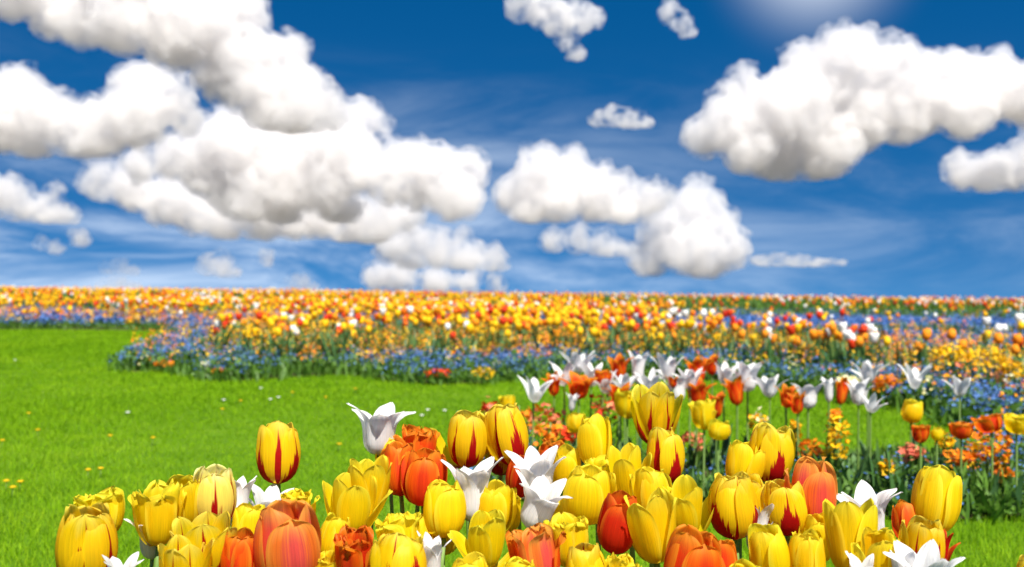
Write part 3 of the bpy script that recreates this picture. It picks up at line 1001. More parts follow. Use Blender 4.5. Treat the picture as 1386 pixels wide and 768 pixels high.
# the big bunch close to the camera: x, y (middle of the bloom), width, height in photograph pixels
NEAR = [
 # x, y, w, h, kind, material, label, options
 (112, 742, 92, 106, 'cup', STR, "red-striped yellow tulip leftmost of the close bunch", {}),
 (143, 698, 78, 58, 'ruffled', YEL, "ragged yellow tulip peeping out behind the leftmost striped tulip", {}),
 (215, 700, 66, 80, 'ruffled', YEL, "yellow tulip with crinkled rim, a white tulip showing beneath it", dict(tight=1)),
 (250, 680, 58, 70, 'cup', YEL, "yellow tulip squeezed between the crinkled yellow and the cream-striped tulip", {}),
 (206, 728, 60, 58, 'lily', WHT, "white tulip mostly hidden beneath the crinkled yellow tulip", dict(back=.05)),
 (160, 786, 52, 66, 'lily', WHT, "white tulip tips at the lower edge beside the leftmost striped tulip", {}),
 (291, 673, 62, 82, 'cup', CRM, "pale cream-yellow tulip with narrow crimson stripes near the left end", {}),
 (322, 686, 52, 76, 'lily', WHT, "white tulip with one curled petal right behind the cream-striped tulip", dict(back=.05)),
 (360, 692, 66, 62, 'lily', WHT, "white tulip standing behind the big pink-orange tulip", dict(back=.10)),
 (376, 616, 60, 80, 'cup', STR, "single golden tulip with red streaks standing alone above the lawn", {}),
 (250, 774, 74, 84, 'open', STR, "wide striped yellow tulip in front at the lower left", {}),
 (280, 745, 86, 88, 'open', STR, "broad open yellow tulip with thin red lines behind the wide striped one", {}),
 (325, 758, 58, 74, 'cup', ORG, "small orange tulip beside the big pink-orange tulip", {}),
 (336, 716, 52, 60, 'cup', YEL, "yellow tulip partly covered by the small orange tulip", dict(back=.05)),
 (393, 740, 94, 112, 'cup', PNK, "largest pink and orange tulip with glowing petals low in the bunch", dict(yaw=-1.0)),
 (406, 692, 50, 50, 'ruffled', YEL, "fringed golden tulip behind the largest pink-orange tulip", dict(back=.04)),
 (512, 582, 78, 70, 'lily', WHT, "tall white pointed tulip above the lawn, left of the orange cluster", dict(yaw=.5, flare={0: 3, 1: 2, 2: 5, 3: 4, 4: 2, 5: 3}, lean=(.03, -.04))),
 (567, 616, 62, 66, 'ruffled', ORG, "double orange tulip rearmost of the orange cluster", dict(tight=1)),
 (543, 638, 52, 68, 'cup', ORG, "red-orange tulip at the side of the front orange tulip", {}),
 (573, 649, 62, 73, 'cup', ORG, "glossy orange-red tulip in front of the orange cluster", dict(yaw=-1.6)),
 (528, 618, 40, 56, 'cup', STR, "narrow striped tulip hidden behind the orange cluster", dict(back=.06)),
 (474, 686, 72, 78, 'open', YEL, "clear yellow tulip opening wide beneath the tall white one", dict(flare={3: 24})),
 (499, 662, 62, 78, 'open', YEL, "yellow tulip behind the tall white tulip's stem", {}),
 (481, 756, 64, 78, 'ruffled', [ORG, RED], "double red-orange tulip low beside the striped front tulip", dict(tight=1, n=9)),
 (540, 772, 80, 88, 'cup', STR, "yellow tulip with two thin dark red lines at the lower edge", {}),
 (547, 732, 66, 66, 'ruffled', YEL, "frilly yellow tulip just behind the thin-lined striped tulip", dict(tight=1)),
 (568, 728, 44, 54, 'cup', YEL, "small yellow tulip under the glossy orange-red tulip", dict(back=.05)),
 (586, 762, 44, 72, 'lily', WHT, "white tulip tips beside the thin-lined striped tulip", {}),
 (437, 772, 46, 44, 'ruffled', YEL, "fringed yellow tulip at the lower edge by the pink-orange tulip", {}),
 (446, 730, 46, 58, 'cup', YEL, "yellow tulip tucked below the wide yellow tulip", dict(back=.03)),
 (630, 596, 62, 75, 'cup', STR, "flamed yellow tulip with one petal sprung out sideways", dict(flare={2: 34}, yaw=1.0)),
 (694, 590, 60, 82, 'cup', STR, "tall cream-tipped tulip with broad red flame, front of a close pair", {}),
 (678, 614, 46, 60, 'cup', STR, "lower striped tulip of the close pair, half hidden", dict(back=.05)),
 (638, 668, 82, 78, 'lily', WHT, "wide white pointed tulip between yellow tulips below the flamed ones", {}),
 (718, 683, 82, 66, 'lily', WHT, "white tulip in front of another white tulip at the middle", {}),
 (729, 648, 74, 74, 'lily', WHT, "white tulip right behind the middle white tulip", {}),
 (702, 646, 40, 54, 'cup', RED, "red tulip showing between the close striped pair and the white tulips", dict(back=.05)),
 (742, 622, 46, 44, 'ruffled', ORG, "orange-yellow double tulip above the middle white tulips", dict(back=.12)),
 (601, 692, 64, 74, 'cup', YEL, "large plain yellow tulip behind the wide white tulip", {}),
 (659, 732, 64, 74, 'open', YEL, "yellow tulip with two petals flared out like arms", dict(flare={0: 34, 3: 34}, yaw=0.0)),
 (668, 690, 56, 64, 'cup', YEL, "yellow tulip between the two white tulips", dict(back=.03)),
 (690, 694, 46, 52, 'ruffled', YEL, "ruffled yellow tulip behind the front white tulip's petals", dict(back=.06)),
 (732, 760, 80, 80, 'ruffled', [ORG, PNK], "double orange tulip in the front row near the middle", dict(tight=1, n=9)),
 (772, 736, 68, 64, 'ruffled', YEL, "frilled yellow tulip behind the front-row double orange", dict(n=9)),
 (791, 672, 74, 76, 'cup', YEL, "broad plain yellow tulip right of the middle white tulips", {}),
 (806, 652, 56, 52, 'ruffled', YEL, "fringed yellow tulip behind the broad plain yellow one", dict(back=.05)),
 (768, 636, 44, 58, 'cup', YEL, "yellow tulip just above the fringed yellow one", dict(back=.08)),
 (806, 599, 48, 69, 'cup', YEL, "smooth closed yellow tulip bud without stripes above the broad yellow", {}),
 (886, 564, 66, 80, 'open', STR, "highest striped yellow tulip of the bunch with a jagged rim", {}),
 (900, 620, 56, 74, 'cup', STR, "neat egg-shaped striped tulip on a visible stem in the bunch's middle", {}),
 (852, 641, 52, 74, 'open', YEL, "yellow tulip with a narrow petal pointing sideways", dict(flare={3: 36}, yaw=0.2)),
 (885, 672, 54, 72, 'cup', YEL, "yellow tulip behind the egg-shaped striped tulip's stem", {}),
 (830, 709, 62, 80, 'cup', RED, "bright red tulip with an orange rim in the middle front", dict(yaw=.4)),
 (889, 716, 68, 94, 'open', YEL, "tall yellow tulip right of the bright red one", {}),
 (930, 690, 66, 76, 'open', YEL, "open yellow tulip left of the big flamed tulip", dict(flare={0: 26}, yaw=.1)),
 (836, 780, 46, 48, 'ruffled', YEL, "fringed yellow tulip at the lower edge under the bright red one", {}),
 (797, 776, 64, 74, 'cup', STR, "faintly striped yellow tulip at the lower edge near the middle", {}),
 (929, 768, 82, 94, 'cup', ORG, "big orange-red tulip at the lower edge right of middle", dict(yaw=.8)),
 (977, 768, 56, 68, 'cup', ORG, "orange tulip next to the big orange-red one at the lower edge", {}),
 (995, 688, 76, 85, 'cup', STR, "big yellow tulip with jagged red flames at its base", dict(yaw=-.52)),
 (1001, 630, 48, 64, 'cup', YEL, "golden tulip half behind the upper striped tulip on the right", {}),
 (1041, 615, 63, 79, 'cup', STR, "upper striped tulip of the right-hand group", {}),
 (1014, 672, 52, 60, 'cup', STR, "striped tulip whose rim shows between two flamed tulips", dict(back=.05)),
 (1066, 689, 68, 73, 'cup', STR, "flamed yellow tulip on a bare stem beside the pink-red tulip", dict(yaw=-1.6)),
 (1099, 670, 66, 93, 'cup', PNK, "pinkish red tulip with orange inner petals in the right-hand group", dict(yaw=-1.4)),
 (1022, 718, 52, 66, 'lily', WHT, "white tulip between the stems of the two flamed tulips", dict(back=.04)),
 (1046, 752, 62, 82, 'cup', YEL, "yellow tulip beneath the flamed tulip on a bare stem", {}),
 (1092, 760, 54, 76, 'cup', YEL, "smooth yellow tulip low under the pink-red tulip", {}),
 (1151, 731, 78, 100, 'open', YEL, "largest yellow tulip of the right-hand group", {}),
 (1108, 728, 46, 66, 'cup', YEL, "yellow tulip half hidden at the side of the largest yellow one", dict(back=.05)),
 (1178, 698, 82, 70, 'lily', WHT, "white tulip with spread points behind the largest yellow tulip", {}),
 (1190, 757, 60, 84, 'cup', YEL, "yellow tulip in front at the right, above white petals", {}),
 (1260, 679, 64, 88, 'cup', YEL, "tall plain yellow tulip at the right end of the bunch", {}),
 (1245, 742, 60, 78, 'cup', STR, "yellow tulip with one dark red streak below the tall plain one", {}),
 (1229, 708, 40, 54, 'cup', ORG, "orange tulip peeking out behind the tall plain yellow tulip", dict(back=.03)),
 (1274, 742, 52, 54, 'star', RED, "red tulip with a petal stretched over the lawn at the right end", dict(back=.05)),
 (1162, 786, 50, 64, 'lily', WHT, "white tulip tips at the lower edge beneath the largest yellow tulip", {}),
 (1250, 788, 94, 86, 'lily', WHT, "broad white tulip at the lower right edge", {}),
 (1216, 784, 48, 70, 'lily', WHT, "white tulip beside the broad white one at the lower edge", {}),
 (1392, 782, 40, 50, 'cup', STR, "striped tulip cut off at the lower right corner", {}),
 (640, 792, 60, 70, 'cup', YEL, "yellow tulip rising at the lower edge below the arm-like one", {}),
 (700, 790, 56, 60, 'cup', YEL, "yellow tulip at the lower edge left of the double orange", dict(back=-.02)),
 (1012, 800, 60, 70, 'cup', YEL, "yellow tulip just showing between orange and yellow at the edge", {}),
 (756, 706, 50, 62, 'cup', YEL, "yellow tulip directly under the middle white tulips", dict(back=.06)),
 (600, 722, 48, 58, 'cup', YEL, "smaller yellow tulip beneath the large plain yellow one", dict(back=.07)),
]
NAMES = {YEL: "yellow_tulip", STR: "striped_tulip", CRM: "striped_tulip", ORG: "orange_tulip", PNK: "orange_tulip", RED: "red_tulip", WHT: "white_tulip"}
for i, (x, y, w, h, kind, mat, label, op) in enumerate(NEAR):
    g = np.random.default_rng(500 + i)
    d = 1.17 + (800 - (y + h / 2)) * .0021 + op.get('back', 0)
    hh, hw = h * d / F, w * d / F * (.97 if kind == 'lily' else .88)
    base = at(x, y + h / 2 * .98, d)
    m0 = mat[0] if isinstance(mat, list) else mat
    n = op.get('n', 9 if (kind == 'ruffled') else 6)
    lean = g.normal(0, .10, 2)
    lean[1] -= 0.03
    lean = op.get('lean', lean)
    tulip(NAMES[m0], base, 0.012, hh * 1.0, hw, kind, mat, label, "tulip", "tulips in the close bunch", g, lean, op.get('yaw'), n, op.get('flare'))

# ------------------------------------------------------------------ tulips of the middle bed: shared bloom templates
def petal_set(kind, mat, seed, n=6, width=1.0):
    g = np.random.default_rng(seed)
    out_ = []
    nu, nv = 6, 9
    for i in range(n):
        V, uv = petal_shape(kind, g, i % 2 == 1, width, nu, nv)
        if i >= 6:
            V[:, :2] *= .62
        V = rotz(V, i * math.pi / 3 + g.normal(0, .1) + (.5 if i >= 6 else 0))
        me = bpy.data.meshes.new("petal")
        set_mesh(me, V, [grid_faces(nu, nv)], uv)
        me.materials.append(mat)
        out_.append(me)
    return out_


SETS = {}
for key, kind, mat, n in (('W', 'lily', WHT, 6), ('S', 'star', WHT, 6), ('O', 'lily', ORG, 6), ('D', 'ruffled', ORG, 9), ('Y', 'cup', YEL, 6),
                          ('F', 'ruffled', YEL, 9), ('R', 'cup', RED, 6)):
    SETS[key] = [petal_set(kind, mat, 900 + 7 * k + ord(key), n) for k in range(3)]
SPAN = {'W': 1.3, 'S': 2.2, 'O': 1.3, 'D': 1.1, 'Y': .82, 'F': 1.1, 'R': .82}
KNAME = {'W': "white_tulip", 'S': "white_tulip", 'O': "orange_tulip", 'D': "orange_tulip", 'Y': "yellow_tulip", 'F': "yellow_tulip", 'R': "red_tulip"}
stem_t, stem_f = tube(np.stack([np.zeros(5), np.zeros(5), np.linspace(0, 1, 5)], 1), 1.0, 6)
STEM_ME = bpy.data.meshes.new("stem")
set_mesh(STEM_ME, stem_t, stem_f)
STEM_ME.materials.append(STEM)


def small_tulip(key, head, hh, hw, label, group, g, base_z=0.012):
    t = thing(KNAME[key], (head[0], head[1], base_z), label, "tulip", group)
    H_ = head[2] - base_z
    wid_ = hw / SPAN[key]
    rz = g.uniform(0, 6.28)
    tl = g.normal(0, .09, 2)
    for me in SETS[key][int(g.integers(3))]:
        part("petal", me, t, (0, 0, H_), (tl[0], tl[1], rz), (wid_, wid_, hh))
    part("stem", STEM_ME, t, (0, 0, 0), (0, 0, rz), (.0035, .0035, H_ + .004))
    for k in range(2):
        L = min(.19, H_ * g.uniform(.4, .6))
        part("leaf", LEAVES[int(g.integers(8))], t, (0, 0, .004), (0, 0, g.uniform(0, 6.28)), (L, L, L))
    return t


MID = [
 # x, y, w, h, key, label
 (722, 528, 46, 34, 'S', "white star-like tulip alone over the lawn left of the white clump"),
 (764, 506, 44, 34, 'S', "white tulip lowest at the left of the white clump"),
 (784, 491, 46, 30, 'S', "white tulip topmost of the white clump"),
 (800, 508, 40, 32, 'S', "white tulip at the right of the white clump"),
 (773, 546, 16, 22, 'W', "tiny white bud below the orange tulips by the white clump"),
 (822, 520, 42, 28, 'S', "white tulip above the orange tulip in the gap"),
 (846, 519, 40, 28, 'S', "white tulip next to the one above the orange gap"),
 (863, 500, 28, 40, 'W', "upright narrow white tulip in the far row"),
 (882, 518, 42, 32, 'S', "white tulip low in the crowded white row"),
 (905, 498, 42, 34, 'S', "white tulip high in the crowded white row"),
 (918, 528, 38, 34, 'W', "white tulip beneath the crowded white row"),
 (934, 514, 40, 30, 'S', "white tulip right end of the crowded white row"),
 (980, 507, 40, 30, 'S', "white tulip between the orange tulips at the row's middle"),
 (1012, 512, 40, 38, 'W', "white tulip above the orange one farther right"),
 (1042, 524, 42, 30, 'S', "white spread tulip over the lawn strip"),
 (1094, 538, 40, 32, 'W', "white tulip behind the orange pair on the lawn strip"),
 (1122, 530, 20, 30, 'W', "slim white bud beside an orange tulip on the lawn strip"),
 (1175, 504, 44, 30, 'S', "white tulip against the blue flowers"),
 (1162, 533, 32, 32, 'W', "upper white tulip of a touching pair"),
 (1178, 546, 34, 26, 'S', "lower white tulip of a touching pair"),
 (1237, 510, 42, 34, 'S', "lone white tulip in front of the yellow and blue band"),
 (1299, 524, 38, 28, 'S', "rightmost white tulip near the blue flowers"),
 (750, 521, 28, 30, 'O', "orange-red tulip left of the orange spread one"),
 (783, 524, 50, 32, 'O', "orange tulip spread wide below the white clump"),
 (838, 498, 34, 34, 'O', "orange tulip topmost among white tulips"),
 (816, 511, 26, 18, 'D', "dark red-orange double tulip between white tulips"),
 (840, 534, 44, 28, 'O', "orange tulip below the crowded white row's left end"),
 (911, 517, 20, 16, 'O', "small red-orange tulip inside the crowded white row"),
 (944, 502, 38, 34, 'O', "orange tulip at the top right of the crowded row"),
 (964, 494, 30, 28, 'O', "orange-red tulip behind the top right orange one"),
 (943, 532, 42, 36, 'O', "orange tulip under the crowded row's right end"),
 (970, 548, 32, 36, 'O', "orange tulip lowest of the orange ones by the yellow frilled tulip"),
 (998, 531, 36, 36, 'O', "orange tulip in front of the white one farther right"),
 (1064, 537, 32, 30, 'O', "left orange tulip of a pair over the lawn strip"),
 (1080, 546, 30, 28, 'O', "right orange tulip of a pair over the lawn strip"),
 (1137, 530, 26, 36, 'O', "orange tulip next to the slim white bud"),
 (849, 548, 44, 38, 'F', "yellow tulip behind the highest striped tulip"),
 (953, 563, 38, 38, 'F', "frilled yellow tulip by the lowest orange one"),
 (972, 583, 32, 26, 'Y', "round yellow bud beneath the frilled yellow tulip"),
 (781, 573, 28, 26, 'Y', "pale yellow tulip behind the smooth closed yellow bud"),
 (688, 547, 26, 22, 'F', "yellow tulip above the close striped pair"),
 (1233, 558, 28, 30, 'Y', "single yellow tulip upright over the curved lawn strip"),
 (1246, 588, 26, 24, 'D', "peach double tulip under the single yellow one"),
 (1268, 588, 16, 18, 'Y', "small yellow tulip beside the peach double one"),
 (1301, 584, 34, 22, 'D', "orange-brown double tulip by the blue flowers at the right"),
 (1343, 574, 40, 24, 'D', "bright orange double tulip near the right edge"),
 (1376, 575, 36, 26, 'F', "yellow double tulip at the right edge"),
]
for i, (x, y, w, h, key, label) in enumerate(MID):
    g = np.random.default_rng(1500 + i)
    d = float(np.clip(3.95 - (y - 490) * .0095 + g.uniform(-.12, .12), 2.95, 3.9))
    gpt = at(x, y + h / 2, d)
    small_tulip(key, gpt, h * d / F * (1.08 if key in 'SW' else 1.0), w * d / F * (1.12 if key in 'SW' else 1.0), label, "tulips of the small bed by the lawn strip", g)

# ------------------------------------------------------------------ low planting
def lathe_bloom(n=6, rows=((0, .05), (.12, .30), (.4, .42), (.75, .40), (1.0, .27))):
    """closed little cup of six petals with a toothed rim"""
    V, k = [], n * 2
    for j, (z, r) in enumerate(rows):
        for i in range(k):
            a = i / k * 6.2832
            tooth = (1 if i % 2 == 0 else -1)
            V.append([r * math.cos(a) * (1 + .05 * tooth), r * math.sin(a) * (1 + .05 * tooth), z + (.09 * tooth if j == len(rows) - 1 else 0)])
    V.append([0, 0, 0]); V.append([0, 0, .72])
    V = np.array(V)
    q, t_ = [], []
    for j in range(len(rows) - 1):
        for i in range(k):
            q.append([j * k + i, j * k + (i + 1) % k, (j + 1) * k + (i + 1) % k, (j + 1) * k + i])
    m = len(rows) * k
    for i in range(k):
        t_.append([(i + 1) % k, i, m])
        t_.append([(len(rows) - 1) * k + i, (len(rows) - 1) * k + (i + 1) % k, m + 1])
    return V, [np.array(q), np.array(t_)]


def disc_flower(n=5):
    a = np.arange(n * 2) / (n * 2) * 6.2832
    r = np.where(np.arange(n * 2) % 2 == 0, 1.0, .62)
    V = np.stack([r * np.cos(a), r * np.sin(a), np.where(np.arange(n * 2) % 2 == 0, .22, .12)], 1)
    V = np.concatenate([V, [[0, 0, 0]]])
    f_ = np.array([[i, (i + 1) % (n * 2), n * 2] for i in range(n * 2)])
    return V, [f_]


FLV, FLF = disc_flower()
BLV, BLF = blade_template(.3, 1.0)


def merged(name, chunks, label=None, cat=None, kind="stuff", parent=None):
    """chunks: list of (V, faces, material)"""
    Vs, Ts, Qs, mt, mq, mats, off = [], [], [], [], [], [], 0
    for V, Fs, m in chunks:
        if not len(V):
            continue
        if m not in mats:
            mats.append(m)
        k = mats.index(m)
        for f_ in Fs:
            (Ts if f_.shape[1] == 3 else Qs).append(f_ + off)
            (mt if f_.shape[1] == 3 else mq).append(np.full(len(f_), k))
        Vs.append(V)
        off += len(V)
    fl, mi = [], []
    if Qs:
        fl.append(np.concatenate(Qs)); mi.append(np.concatenate(mq))
    if Ts:
        fl.append(np.concatenate(Ts)); mi.append(np.concatenate(mt))
    o = build(name, np.concatenate(Vs), fl, mats, parent, midx=np.concatenate(mi))
    if kind or label or cat:
        tag(o, label, cat, kind=kind)
    return o


def flowers_at(P, size, g, spread=.9):
    n = len(P)
    return scatter(FLV, FLF, P, g.random(n) * 6.283, size * g.uniform(.7, 1.25, n), g.uniform(0, spread, n), g.random(n) * 6.283)


def blades_at(P, h, w, g, tilt=.7):
    n = len(P)
    hh = h * g.uniform(.6, 1.2, n)
    return scatter(BLV, BLF, P, g.random(n) * 6.283, np.stack([w * g.uniform(.6, 1.3, n), hh, hh], 1), g.uniform(0, tilt, n), g.random(n) * 6.283)


def cushion(P, rad, top, n, g):
    """points over low domes of foliage: (n*len(P), 3)"""
    k = len(P)
    a = g.random((k, n)) * 6.283
    r = np.sqrt(g.random((k, n)))
    top = np.asarray(top, float)
    rr = (rad * g.uniform(.6, 1.3, k))[:, None] if np.ndim(rad) == 0 else rad[:, None]
    hh = (top * g.uniform(.65, 1.2, k))[:, None]
    x = P[:, 0:1] + r * rr * np.cos(a)
    y = P[:, 1:2] + r * rr * np.sin(a)
    z = hh * (1 - .55 * r ** 2.5) * g.uniform(.82, 1.04, (k, n))
    return np.stack([x, y, z + gz(x, y)], -1).reshape(-1, 3)


# --- main bed: where things grow
g = np.random.default_rng(77)
P = np.concatenate([sample_wedge(17000, 4.8, 12, .14, .3, g), sample_wedge(15500, 12, 26, .20, .5, g), sample_wedge(18500, 26, 94, .22, .9, g)])
P = P[inside(MAIN, P)]
edge = np.concatenate([BACK[::-1], FRONT[1:]])
E = dist_line(edge, P)
X, Y = P[:, 0], P[:, 1]
pxx, _, _ = to_px(np.column_stack([P, gz(X, Y)]))
right = smooth01(720, 1000, pxx)               # the right part is mixed with more blue and green
patch = value_noise(X * .8, Y * .8, 5)
patch2 = value_noise(X * 1.3, Y * 1.3, 9)
chunks = []
green_b, blue_c, org_c, yel_c, pnk_c, crm_c = [], [], [], [], [], []
p_blue = np.where(E < .9, .18 + .34 * (patch2 > .42), np.where(E < 2.4, .10 + .28 * (patch2 > .5) + .22 * right, .14 + .26 * (patch > .52) + right * .50 * (patch > .36)))
p_wall = np.where(E < .8, .09, np.where(E < 2.6, .40 * (1 - .3 * right), .09 + right * .02))
u = g.random(len(P))
is_blue = u < p_blue
is_wall = (~is_blue) & (u < p_blue + p_wall)
is_tul = ~(is_blue | is_wall) & (E > .7)

cl = P[is_blue & (Y < 36)]
pts = cushion(cl, .17, np.where(cl[:, 1] > 12, .25, .19), 22, g)
mnd = cushion(cl[cl[:, 1] < 22], .19, np.full(int((cl[:, 1] < 22).sum()), .165), 16, g)
far = pts[:, 1]
V, Fs = flowers_at(pts, .0115 * np.clip(far / 8, 1, 2.2), g)
merged("forget_me_nots", [(V, Fs, DBLU)], "blue forget-me-nots carpeting the bed", "forget-me-nots")

fp = P[Y < 24]
fpts = cushion(fp, .20, .13, 7, g)
zl = fpts[:, 2] - gz(fpts[:, 0], fpts[:, 1])
base = np.column_stack([fpts[:, :2], gz(fpts[:, 0], fpts[:, 1])])
V4_, F4_ = blades_at(mnd - np.array([0, 0, .03]), .055, .026, g, 1.3)
V1_, F1_ = blades_at(base, np.where(np.repeat(E[Y < 24], 7) < 2.4, .12, .18), .02, g)
ff = P[Y >= 24]
ffp = cushion(ff, .4, .1, 2, g)
ffp[:, 2] = gz(ffp[:, 0], ffp[:, 1])
V2_, F2_ = blades_at(ffp, .33, .07, g)
tp = P[is_tul & (Y < 16)]
tpp = cushion(tp, .08, .1, 4, g)
tpp[:, 2] = gz(tpp[:, 0], tpp[:, 1])
V3_, F3_ = blades_at(tpp, .32, .030, g, .4)
merged("bed_foliage", [(V1_, F1_, FOL), (V2_, F2_, FOL), (V3_, F3_, FOLB), (V4_, F4_, FOL)], "green leaves and stems filling the big flower bed", "foliage")

# wallflowers and other small clusters
is_wall &= (g.random(len(P)) < np.where((Y > 13) & (right > .5), .35, 1))
cl = P[is_wall]
ey = E[is_wall]
kindu = g.random(len(cl))
chunk = []
for m, lo, hi, tp_ in ((DORG, 0, .46, .34), (DYEL, .46, .84, .34), (DPNK, .84, .93, .28), (DCRM, .93, 1, .2)):
    q = cl[(kindu >= lo) & (kindu < hi) & (cl[:, 1] < 40)]
    hgt_ = np.where(q[:, 1] < 7, .8, 1)
    pts = cushion(q, .075, tp_, 14, g)
    V, Fs = flowers_at(pts, .012 * np.clip(pts[:, 1] / 9, 1, 2.0), g, 1.2)
    chunk.append((V, Fs, m))
merged("wallflowers", chunk, "orange, yellow and pink wallflowers mixed through the big bed", "wallflowers")

# tulips of the big bed: the nearest ones are single plants, the rest one mass
T = P[is_tul]
Te, Tx, Tpx = E[is_tul], T[:, 0], pxx[is_tul]
keep_l = np.where(T[:, 1] < 13, .36, np.where(T[:, 1] < 24, .5, .85))
keep_r = np.where(T[:, 1] < 13, .30, np.where(T[:, 1] < 34, .11, .9))
clump = value_noise(T[:, 0] * 1.1, T[:, 1] * .7, 21)
clump2 = value_noise(T[:, 0] * .9 + 7, T[:, 1] * .6, 33)
dens_keep = g.random(len(T)) < (.12 + 1.15 * clump * (T[:, 1] < 40) + .62 * (T[:, 1] >= 40)) * np.where(Tpx > 900 + 25 * np.sin(T[:, 1]), keep_r, keep_l)
T, Te, Tpx = T[dens_keep], Te[dens_keep], Tpx[dens_keep]
cu = np.clip(g.random(len(T)) * .95 + .30 * (value_noise(T[:, 0] * .8 + 3, T[:, 1] * .5, 41) - .5), 0, .999)
rr_ = smooth01(800, 1050, Tpx)
cls = np.where(cu < .50 - .24 * rr_, 0, np.where(cu < .70 - .10 * rr_, 1, np.where(cu < .86 - .10 * rr_, 2, 3)))   # yellow orange red white
hgt_t = g.uniform(.36, .54, len(T)) * np.where(Te < 1.6, .86, 1) + np.where(T[:, 1] > 35, .16 * (value_noise(T[:, 0] * .5, T[:, 1] * .5, 51) - .4) + g.uniform(-.06, .08, len(T)), 0)
order = np.argsort(T[:, 1])
LB = [lathe_bloom(), lathe_bloom(rows=((0, .05), (.1, .26), (.35, .38), (.7, .44), (1.0, .46))), lathe_bloom(rows=((0, .05), (.15, .33), (.45, .44), (.7, .36), (1.0, .20)))]
BLOOM_ME = {}
COLM = [YEL, ORG, RED, WHT]


def bloom_mesh(c, k):
    if (c, k) not in BLOOM_ME:
        me = bpy.data.meshes.new("bloom")
        V, Fs = LB[k]
        set_mesh(me, V, Fs, uv=np.stack([np.full(len(V), .5), np.clip(V[:, 2], 0, 1)], 1))
        me.materials.append((DYEL, DORG, DRED, DWHT)[c])
        BLOOM_ME[(c, k)] = me
    return BLOOM_ME[(c, k)]


ZONES = [(-1e9, 330, "at the left tip of the big bed"), (330, 520, "in the left part of the big bed"), (520, 720, "in the middle of the big bed"),
         (720, 950, "behind the white tulips, in the big bed"), (950, 1180, "in the big bed beyond the lawn strip"), (1180, 1e9, "at the right end of the big bed")]
CN = ["yellow", "orange", "red", "white"]
SIZE = ["low", "tall"]
N_SINGLE = 210
for j in order[:N_SINGLE]:
    x, y = T[j]
    px_ = Tpx[j]
    if px_ < -5 or px_ > 1391:
        continue
    zn = next(z for a, b, z in ZONES if a <= px_ < b)
    c = int(cls[j])
    z0 = float(gz(x, y)) + .012
    tallness = SIZE[int(hgt_t[j] > .42)]
    gp_ = f"{tallness} {CN[c]} tulips {zn}"
    t = thing(f"{CN[c]}_tulip", (x, y, z0), f"{tallness} {CN[c]} tulip {zn}", "tulip", gp_)
    s = g.uniform(.068, .085)
    k = int(g.integers(3))
    rz = g.uniform(0, 6.28)
    part("bloom", bloom_mesh(c, k), t, (0, 0, hgt_t[j] - s), (g.normal(0, .12), g.normal(0, .12), rz), (s, s, s))
    part("stem", STEM_ME, t, (0, 0, 0), (0, 0, rz), (.004, .004, hgt_t[j] - s + .003))
    part("leaf", LEAVES[int(g.integers(8))], t, (0, 0, 0), (0, 0, rz), (.26, .26, .26))
rest = order[N_SINGLE:]
Tr, cr_s, hr = T[rest], cls[rest], hgt_t[rest]
chunk = []
for c in range(4):
    for k in range(3):
        sel = np.where(cr_s == c)[0][k::3]
        q = Tr[sel]
        s = g.uniform(.064, .082, len(q)) * np.clip(q[:, 1] / 22, 1, 1.7)
        pos = np.column_stack([q, gz(q[:, 0], q[:, 1]) + hr[sel] - s])
        V, Fs = scatter(*LB[k], pos, g.random(len(q)) * 6.283, s, np.abs(g.normal(0, .15, len(q))), g.random(len(q)) * 6.283)
        chunk.append((V, Fs, (DYEL, DORG, DRED, DWHT)[c]))
merged("distant_tulips", chunk, "mass of yellow, orange, red and white tulips reaching the horizon", "tulips")

# ------------------------------------------------------------------ small bed: foliage, forget-me-nots and wallflowers
g = np.random.default_rng(78)
Q = sample_wedge(4200, 2.7, 5.2, .1, 0, g)
Q = Q[inside(MIDP, Q)]
qpx, _, _ = to_px(np.column_stack([Q, 0 * Q[:, 0]]))
b0 = np.column_stack([Q, np.zeros(len(Q))])
fp = cushion(Q, .07, .1, 9, g)
fp[:, 2] = 0
V1_, F1_ = blades_at(fp, .10 * np.clip((4.0 - fp[:, 1]) / .8, .4, 1), .011, g)
n2 = g.random(len(Q)) < .36
tp = cushion(Q[n2], .05, .1, 4, g)
tp[:, 2] = 0
tpx_, _, _ = to_px(tp)
upr = (tpx_ > 1130) & (tpx_ < 1240)
low_ = np.clip((3.95 - tp[:, 1]) / .8, .3, 1)
V2_, F2_ = blades_at(tp, np.where(upr, .20, .13) * low_, .022, g, .38)
cp = cushion(Q[n2], .10, .11 * np.clip((4.0 - Q[n2][:, 1]) / .8, .4, 1), 20, g)
V3_, F3_ = blades_at(cp - np.array([0, 0, .03]), .05, .016, g, 1.3)
merged("bed_foliage", [(V1_, F1_, FOL), (V2_, F2_, FOLB), (V3_, F3_, FOL)], "green leaves filling the small bed by the lawn strip", "foliage")
bl = Q[(g.random(len(Q)) < np.where(qpx > 1180, .45, np.where(qpx < 720, .5, .10)))]
bpx, _, _ = to_px(np.column_stack([bl, 0 * bl[:, 0]]))
bl = bl[(bl[:, 1] < 3.45) | (bpx > 1290) | (bpx < 720)]
pts = cushion(bl, .08, .16, 13, g)
V, Fs = flowers_at(pts, .0064, g)
merged("forget_me_nots", [(V, Fs, DBLU)], "blue forget-me-nots in the small bed", "forget-me-nots")


